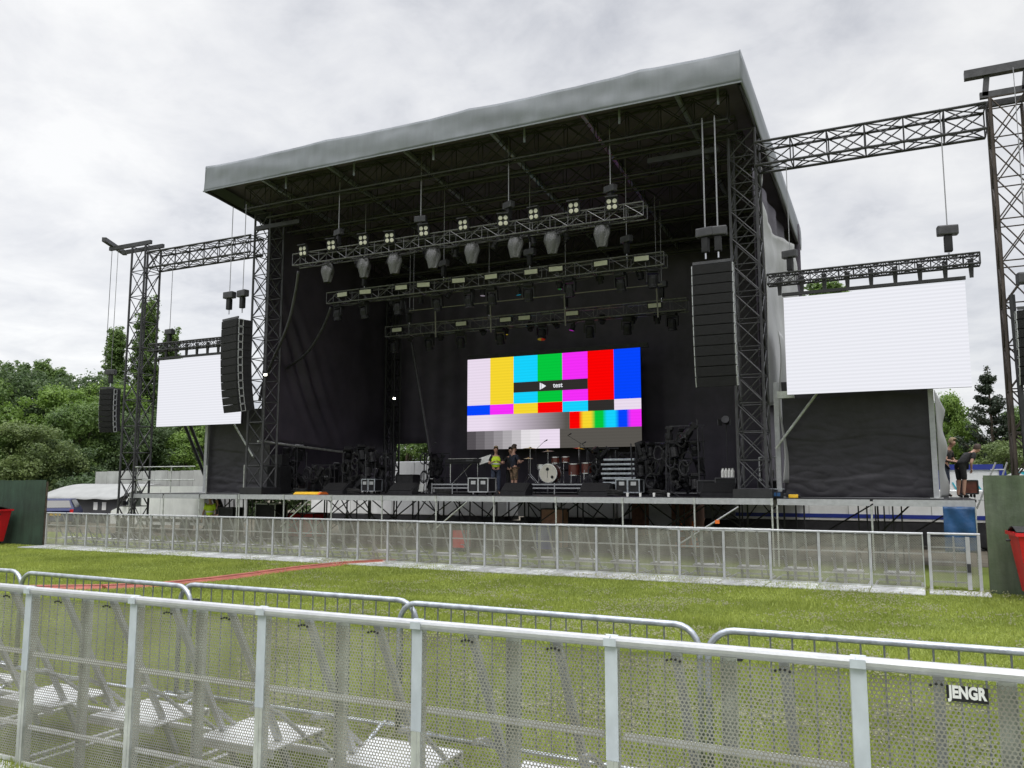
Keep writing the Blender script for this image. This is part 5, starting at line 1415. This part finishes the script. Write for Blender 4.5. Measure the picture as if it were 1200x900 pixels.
MB().add([Vector((-.70, -2.115, 1.02)), Vector((.70, -2.115, 1.02)), Vector((.56, -1.905, 1.38)), Vector((-.56, -1.905, 1.38)), Vector((-.70, -2.09, 1.02)), Vector((.70, -2.09, 1.02)), Vector((.56, -1.88, 1.38)), Vector((-.56, -1.88, 1.38))], [(0, 1, 2, 3), (7, 6, 5, 4), (0, 4, 5, 1), (1, 5, 6, 2), (2, 6, 7, 3), (3, 7, 4, 0)]).build('rear_window', 'glass_dark', t)
for s_ in (-1, 1):
    MB().add([Vector((s_*.86, yy, zz)) if zz < 1.1 else Vector((s_*.655, yy, zz)) for yy, zz in ((-1.75, 1.02), (.55, 1.02), (.15, 1.40), (-1.65, 1.40))]+[Vector((s_*.80, yy, zz)) if zz < 1.1 else Vector((s_*.60, yy, zz)) for yy, zz in ((-1.75, 1.02), (.55, 1.02), (.15, 1.40), (-1.65, 1.40))], [(0, 1, 2, 3), (7, 6, 5, 4), (0, 4, 5, 1), (1, 5, 6, 2), (2, 6, 7, 3), (3, 7, 4, 0)]).build('side_window', 'glass_dark', t)
    MB().bx(s_*.74-.08, s_*.74+.08, -2.26, -2.15, .72, .93).build('tail_light', 'red_plastic', t)
    wheel_y = None
    for yy in (-1.35, 1.35):
        a = MB().lathe([(.2, -.1), (.31, -.09), (.31, .09), (.2, .1)], 18, Matrix.Translation((s_*.80, yy, .31)) @ Matrix.Rotation(math.pi/2, 4, 'Y')).build('wheel', 'rubber', t)
        MB().lathe([(.19, -.105), (.19, .105)], 14, Matrix.Translation((s_*.80, yy, .31)) @ Matrix.Rotation(math.pi/2, 4, 'Y')).build('rim', 'galv', a)
MB().bx(-.26, .26, -2.262, -2.243, .62, .74).build('number_plate', 'yellow', t)
MB().bx(-.8, .8, -2.3, -2.2, .36, .52).build('bumper', 'car_blue', t)
# white canopy with dark walls
a = at(40, 580, 33); b = at(137, 580, 33)
t = thing('marquee', 'low white canopy with dark side walls behind the blue car', 'marquee', ((a.x+b.x)/2, 33, 0)); hw = (b.x-a.x)/2
m = MB(); m.grid(lambda u, v: Vector((-hw+2*hw*u+.2*v*(1-2*u), 0+3.2*v, 1.40+.85*math.sin(v*math.pi*.5)-.05*math.sin(u*math.pi*4)**2*(1-v))), 40, 8); m.build('canopy', 'canvas_white', t, smooth=True, solid=.02)
MB().bx(-hw+.1, hw-.1, .3, .36, -.0, 1.42).build('side_wall', 'wall_dark', t)
for xx in (hw*.42, hw*.62): MB().bx(xx-.17, xx+.17, .28, .29, .75, 1.2).build('notice', 'paper', t)
# pale site wall
a = at(112, 555, 36.5); b = at(290, 555, 36.5)
t = thing('site_wall', 'pale grey panel wall below the trees at the left', 'wall', ((a.x+b.x)/2, 36.5, 0)); hw = (b.x-a.x)/2
n = 12
for k in range(n):
    MB().bx(-hw+2*hw*k/n+.01, -hw+2*hw*(k+1)/n-.01, 0, .08, 0, 3.02+.02*(k % 3)).build('wall_panel', 'grey_panel', t)
MB().bx(-hw, hw, -.03, -.002, 1.4, 1.5).build('wall_rail', 'steel_tower', t)
t = thing('brick_hut', 'low brick hut seen through the legs under the stage', 'hut', (-10.1, 36, 0))
MB().bx(-1.3, 1.3, 0, 3, 0, 1.75).build('wall', 'brick', t); MB().prism([(-1.5, 1.75), (1.5, 1.75), (1.1, 2.1), (-1.1, 2.1)], -.2, 3.2).build('roof', 'grey_panel', t); MB().bx(-.5, .5, -.03, -.004, .1, 1.6).build('door', 'white_paint', t)
for k, (px, lab) in enumerate(((797, 'left orange cone under the right part of the stage'), (812, 'right orange cone under the right part of the stage'))):
    t = thing('traffic_cone', lab, 'cone', under(px, 29.5)); MB().lathe([(.2, .04), (.03, .95)], 14).build('cone', 'orange', t); MB().bx(-.24, .24, -.24, .24, 0, .039).build('base', 'rubber', t); MB().lathe([(.135, .4), (.10, .58)], 14).build('band', 'reflective', t)

# ------------------------------------------------------------------ trees
def leaf_cloud(blobs, n, size, seed, flat=.0):
    """quads scattered on and in a set of blobs (cx,cy,cz,r)"""
    g = np.random.default_rng(seed); bl = np.array(blobs)
    wgt = bl[:, 3]**2; idx = g.choice(len(bl), n, p=wgt/wgt.sum())
    d = g.normal(size=(n, 3)); d /= np.linalg.norm(d, axis=1)[:, None]
    rad = bl[idx, 3]*(g.random(n)**.33*.6+.45)*np.where(g.random(n) < .22, g.uniform(1.1, 1.75, n), 1.0)
    c = bl[idx, :3]+d*rad[:, None]*np.array([1, 1, .82])
    nrm = d+g.normal(0, .65, (n, 3)); nrm[:, 2] += .35; nrm /= np.linalg.norm(nrm, axis=1)[:, None]
    a = np.cross(nrm, g.normal(size=(n, 3))); a /= np.linalg.norm(a, axis=1)[:, None]
    b = np.cross(nrm, a); s = size*g.uniform(.6, 1.35, n)[:, None]
    v = np.empty((n, 4, 3))
    v[:, 0] = c-a*s; v[:, 1] = c-b*s*.55+nrm*s*.15; v[:, 2] = c+a*s; v[:, 3] = c+b*s*.55+nrm*s*.15
    return v.reshape(-1, 3)
def make_tree(name, kind, h, w_, seed, leaf, n=9000, size=.19):
    rr = random.Random(seed); t = thing(name, '', 'tree')
    tr = MB(); lim = []
    blobs = []
    if kind == 'broad':
        tr.path([(0, 0, 0), (rr.uniform(-.1, .1), 0, h*.25), (rr.uniform(-.2, .2), rr.uniform(-.2, .2), h*.55), (rr.uniform(-.3, .3), rr.uniform(-.3, .3), h*.85)], .028*h, 9, .006*h)
        for k in range(96):
            a = rr.uniform(0, 6.283); z = h*(.18+.78*rr.random()**.85)
            prof = w_/2*math.sqrt(max(.05, 1-((z/h-.48)/.56)**2))
            rd = prof*rr.uniform(.35, .95)
            blobs.append((rd*math.cos(a), rd*math.sin(a), z, w_*rr.uniform(.05, .13)))
        blobs.append((0, 0, h*.93, w_*.12))
        for b in blobs[:16]:
            if b[2] > h*.3: tr.path([(0, 0, b[2]*.55), (b[0]*.5, b[1]*.5, b[2]*.78), (b[0], b[1], b[2])], .009*h, 5, .003*h)
    elif kind == 'poplar':
        tr.path([(0, 0, 0), (.1, 0, h*.4), (0, .1, h*.97)], .016*h, 8, .003*h)
        for k in range(95):
            z = h*(.05+.88*rr.random()**.9); L = w_/2*min(1, (z/h)/.15+.3)*max(.10, (1-z/h))**.6*rr.uniform(.5, 1.15)
            a = rr.uniform(0, 6.283); up = rr.uniform(1.0, 2.2)
            for f_ in (.25, .5, .75, 1.0): blobs.append((L*f_*math.cos(a)+rr.uniform(-.12, .12), L*f_*math.sin(a)+rr.uniform(-.12, .12), min(h*1.0, z+L*up*f_**1.5), .42-.16*f_))
            if k % 3 == 0: tr.path([(0, 0, z), (L*.5*math.cos(a), L*.5*math.sin(a), z+L*up*.35), (L*math.cos(a), L*math.sin(a), z+L*up)], .004*h, 5, .001*h)
        blobs.append((0, 0, h*.98, w_*.04))
    tr.build('trunk', 'bark', t, smooth=True)
    if kind == 'conifer':
        pass
    o = bpy.data.objects.new('crown', np_mesh('crown', leaf_cloud(blobs, n, size, seed), 4, leaf)); COL.objects.link(o); o.parent = t
    return t
def make_conifer(name, h, w_, seed):
    rr = random.Random(seed); t = thing(name, '', 'tree'); tr = MB()
    tr.path([(0, 0, 0), (.06, 0, h*.5), (0, 0, h)], .018*h, 8, .003*h)
    blobs = []; k = 0
    z = h*.14
    while z < h*.97:
        L = w_/2*(1-z/h)**.75*rr.uniform(.55, 1.2)+.25
        for q in range(6):
            a = rr.uniform(0, 6.283)
            LL = L*rr.uniform(.65, 1.1)
            tip = (LL*math.cos(a), LL*math.sin(a), z+LL*.55)
            tr.path([(0, 0, z), (tip[0]*.6, tip[1]*.6, z+LL*.10), tip], .006*h, 5, .002*h)
            for f_ in (.35, .55, .75, .95): blobs.append((tip[0]*f_, tip[1]*f_, z+LL*(.10*f_+.45*f_**2.5), .16+.12*(1-f_)+.03*L))
        z += h*.07
    blobs.append((0, 0, h, .18)); blobs.append((0, 0, h*.96, .22))
    tr.build('trunk', 'bark', t, smooth=True)
    o = bpy.data.objects.new('crown', np_mesh('crown', leaf_cloud(blobs, 16000, .085, seed), 4, 'needle')); COL.objects.link(o); o.parent = t
    return t
TP = {'a': make_tree('broadleaf_tree', 'broad', 10, 8.5, 11, 'leaf_mid', 30000, .125), 'b': make_tree('broadleaf_tree', 'broad', 10, 7.5, 12, 'leaf_bright', 30000, .125),
      'c': make_tree('broadleaf_tree', 'broad', 10, 9.0, 13, 'leaf_dark', 30000, .125), 'd': make_tree('willow_tree', 'broad', 8, 7.5, 14, 'leaf_grey', 28000, .105),
      'p': make_tree('poplar_tree', 'poplar', 17, 4.4, 15, 'leaf_mid', 26000, .12), 'q': make_conifer('conifer_tree', 9.5, 5.4, 16)}
tu = set()
def tree(k, px, rng_, ytop, label, group, sx=1., H=None):
    """px: sight line; rng_: distance in metres along the view axis"""
    a = (px-600)/FPX; d = Vector((FW[0]+a*RT[0], FW[1]+a*RT[1])); d = d*rng_
    h0 = {'a': 10.6, 'b': 10.6, 'c': 10.6, 'd': 8.6, 'p': 17.3, 'q': 9.7}[k]
    h = CZ+(566-ytop)/FPX*rng_*1.0; s = h/h0
    if k not in tu: o = TP[k]; tu.add(k)
    else: o = dup(TP[k], (0, 0, 0))
    o.location = (d.x, d.y, -.02); o.rotation_euler = (0, 0, random.uniform(0, 6.28)); o.scale = (s*sx, s*sx, s)
    o['label'] = label; o['group'] = group
    return o
GL = 'trees behind the left wing'
tree('a', -30, 72, 432, 'bushy green tree cut by the left frame edge', GL)
tree('c', 18, 76, 424, 'tall dark green tree above the left hoarding, first inside the frame', GL)
tree('b', 62, 72, 448, 'bright green broad tree above the white canopy', GL)
tree('c', 100, 80, 436, 'dark tree behind the bright green one at the left', GL)
tree('d', 40, 64, 492, 'pale grey green bush like tree right above the left hoarding', GL, 1.15)
tree('a', 100, 70, 468, 'mid green tree left of the small hanging speaker column', GL)
tree('b', 128, 78, 446, 'bright green tree behind the small hanging speaker column', GL)
tree('p', 133, 86, 376, 'slender poplar left of the outer tower', 'poplars at the left')
tree('p', 170, 86, 340, 'tallest poplar behind the outer left tower', 'poplars at the left', .95)
tree('p', 197, 89, 378, 'poplar right of the outer tower, above the left screen', 'poplars at the left')
for k, (px_, yt) in enumerate(((8, 420), (28, 420), (47, 416), (66, 426), (76, 430))):
    tree('p', px_, 84, yt, f'narrow tree top rising over the left tree line, {ORD[k]} from the left frame edge', 'narrow trees at the left', 1.2)
tree('c', 140, 72, 498, 'low dark tree at the foot of the poplars', GL, 1.2)
tree('c', 176, 74, 482, 'low dark tree behind the left outer tower base', GL, 1.1)
tree('b', 222, 74, 505, 'bright green tree under the left screen', GL, 1.1)
tree('a', 10, 64, 505, 'low mid green tree just above the left red bin', GL, 1.2)
tree('c', 75, 66, 512, 'low dark tree directly above the white canopy', GL, 1.25)
tree('c', 205, 80, 470, 'dark tree just behind the left screen lower edge', GL)
tree('b', 250, 78, 470, 'bright tree hidden mostly by the left screen', GL)
tree('a', 478, 75, 500, 'green tree seen through the opening at the back of the stage', GL, 1.2)
GR_ = 'trees behind the right wing'
tree('p', 972, 85, 316, 'tall feathery tree whose top shows above the right screen', GR_, 1.7)
tree('b', 1106, 60, 456, 'bright green tree right of the right wing drape', GR_, .62)
tree('q', 1158, 56, 428, 'dark conifer with upswept branches beside the right outer tower', GR_)
tree('a', 1140, 60, 512, 'mid green tree at the foot of the conifer', GR_, 1.2)
tree('d', 1175, 52, 512, 'pale bush like tree behind the right hoarding', GR_, 1.2)
tree('a', 1212, 56, 466, 'green tree at the right frame edge behind the outer tower', GR_)
tree('c', 1088, 62, 470, 'dark tree mostly behind the right wing drape', GR_)
tree('b', 760, 70, 560, 'low bright bush seen under the right half of the stage', GR_, 2.4)
tree('b', 700, 72, 562, 'low bright bush seen under the drums', GR_, 2.2)
for k in range(9):
    tree('c' if k % 2 else 'a', -140-60*k, 60+4*(k % 3), 430+10*(k % 3), f'tree outside the frame on the left, {ORD[k]} from the frame edge', GL) if k < 1 else None
def hedge(label, x0, x1, y, h, seed):
    t = thing('hedge', label, 'hedge', ((x0+x1)/2, y, 0), 0, 'hedges behind the lorries'); rr = random.Random(seed); bl = []
    hw = (x1-x0)/2
    for k in range(int(hw*2*3)): bl.append((rr.uniform(-hw, hw), rr.uniform(-.5, .5), rr.uniform(.3, h-.4), rr.uniform(.45, .8)))
    o = bpy.data.objects.new('foliage', np_mesh('foliage', leaf_cloud(bl, int(hw*2*900), .13, seed), 4, 'leaf_dark')); COL.objects.link(o); o.parent = t
    for k in range(6): MB().tube((-hw+hw*.33*k+.3, 0, 0), (-hw+hw*.33*k+.35, .1, h*.8), .05, 6, .02).build('stem', 'bark', t)
hedge('dark hedge behind the right half of the stage', -12, 1.5, 44, 2.6, 31)
hedge('dark hedge behind the left half of the stage', -34, -12.5, 45, 2.6, 32)
hedge('dark hedge behind the site wall at the left', -78, -34.5, 42, 2.8, 33)
hedge('dark hedge behind the right hoarding', 2, 16, 42, 2.8, 34)
# distant ridge of woodland closes the horizon
m = MB(); rr = random.Random(9)
m.grid(lambda u, v: Vector(((-1.35+2.2*u)*170*(1+.06*v), 130+40*v+10*math.sin(u*9), -1+(4.2+1.4*math.sin(u*37)+.9*math.sin(u*91+1)+.5*math.sin(u*211))*math.sin(v*math.pi*.55))), 260, 6)
tag(m.build('far_hills', 'leaf_dark', smooth=False), kind='structure')
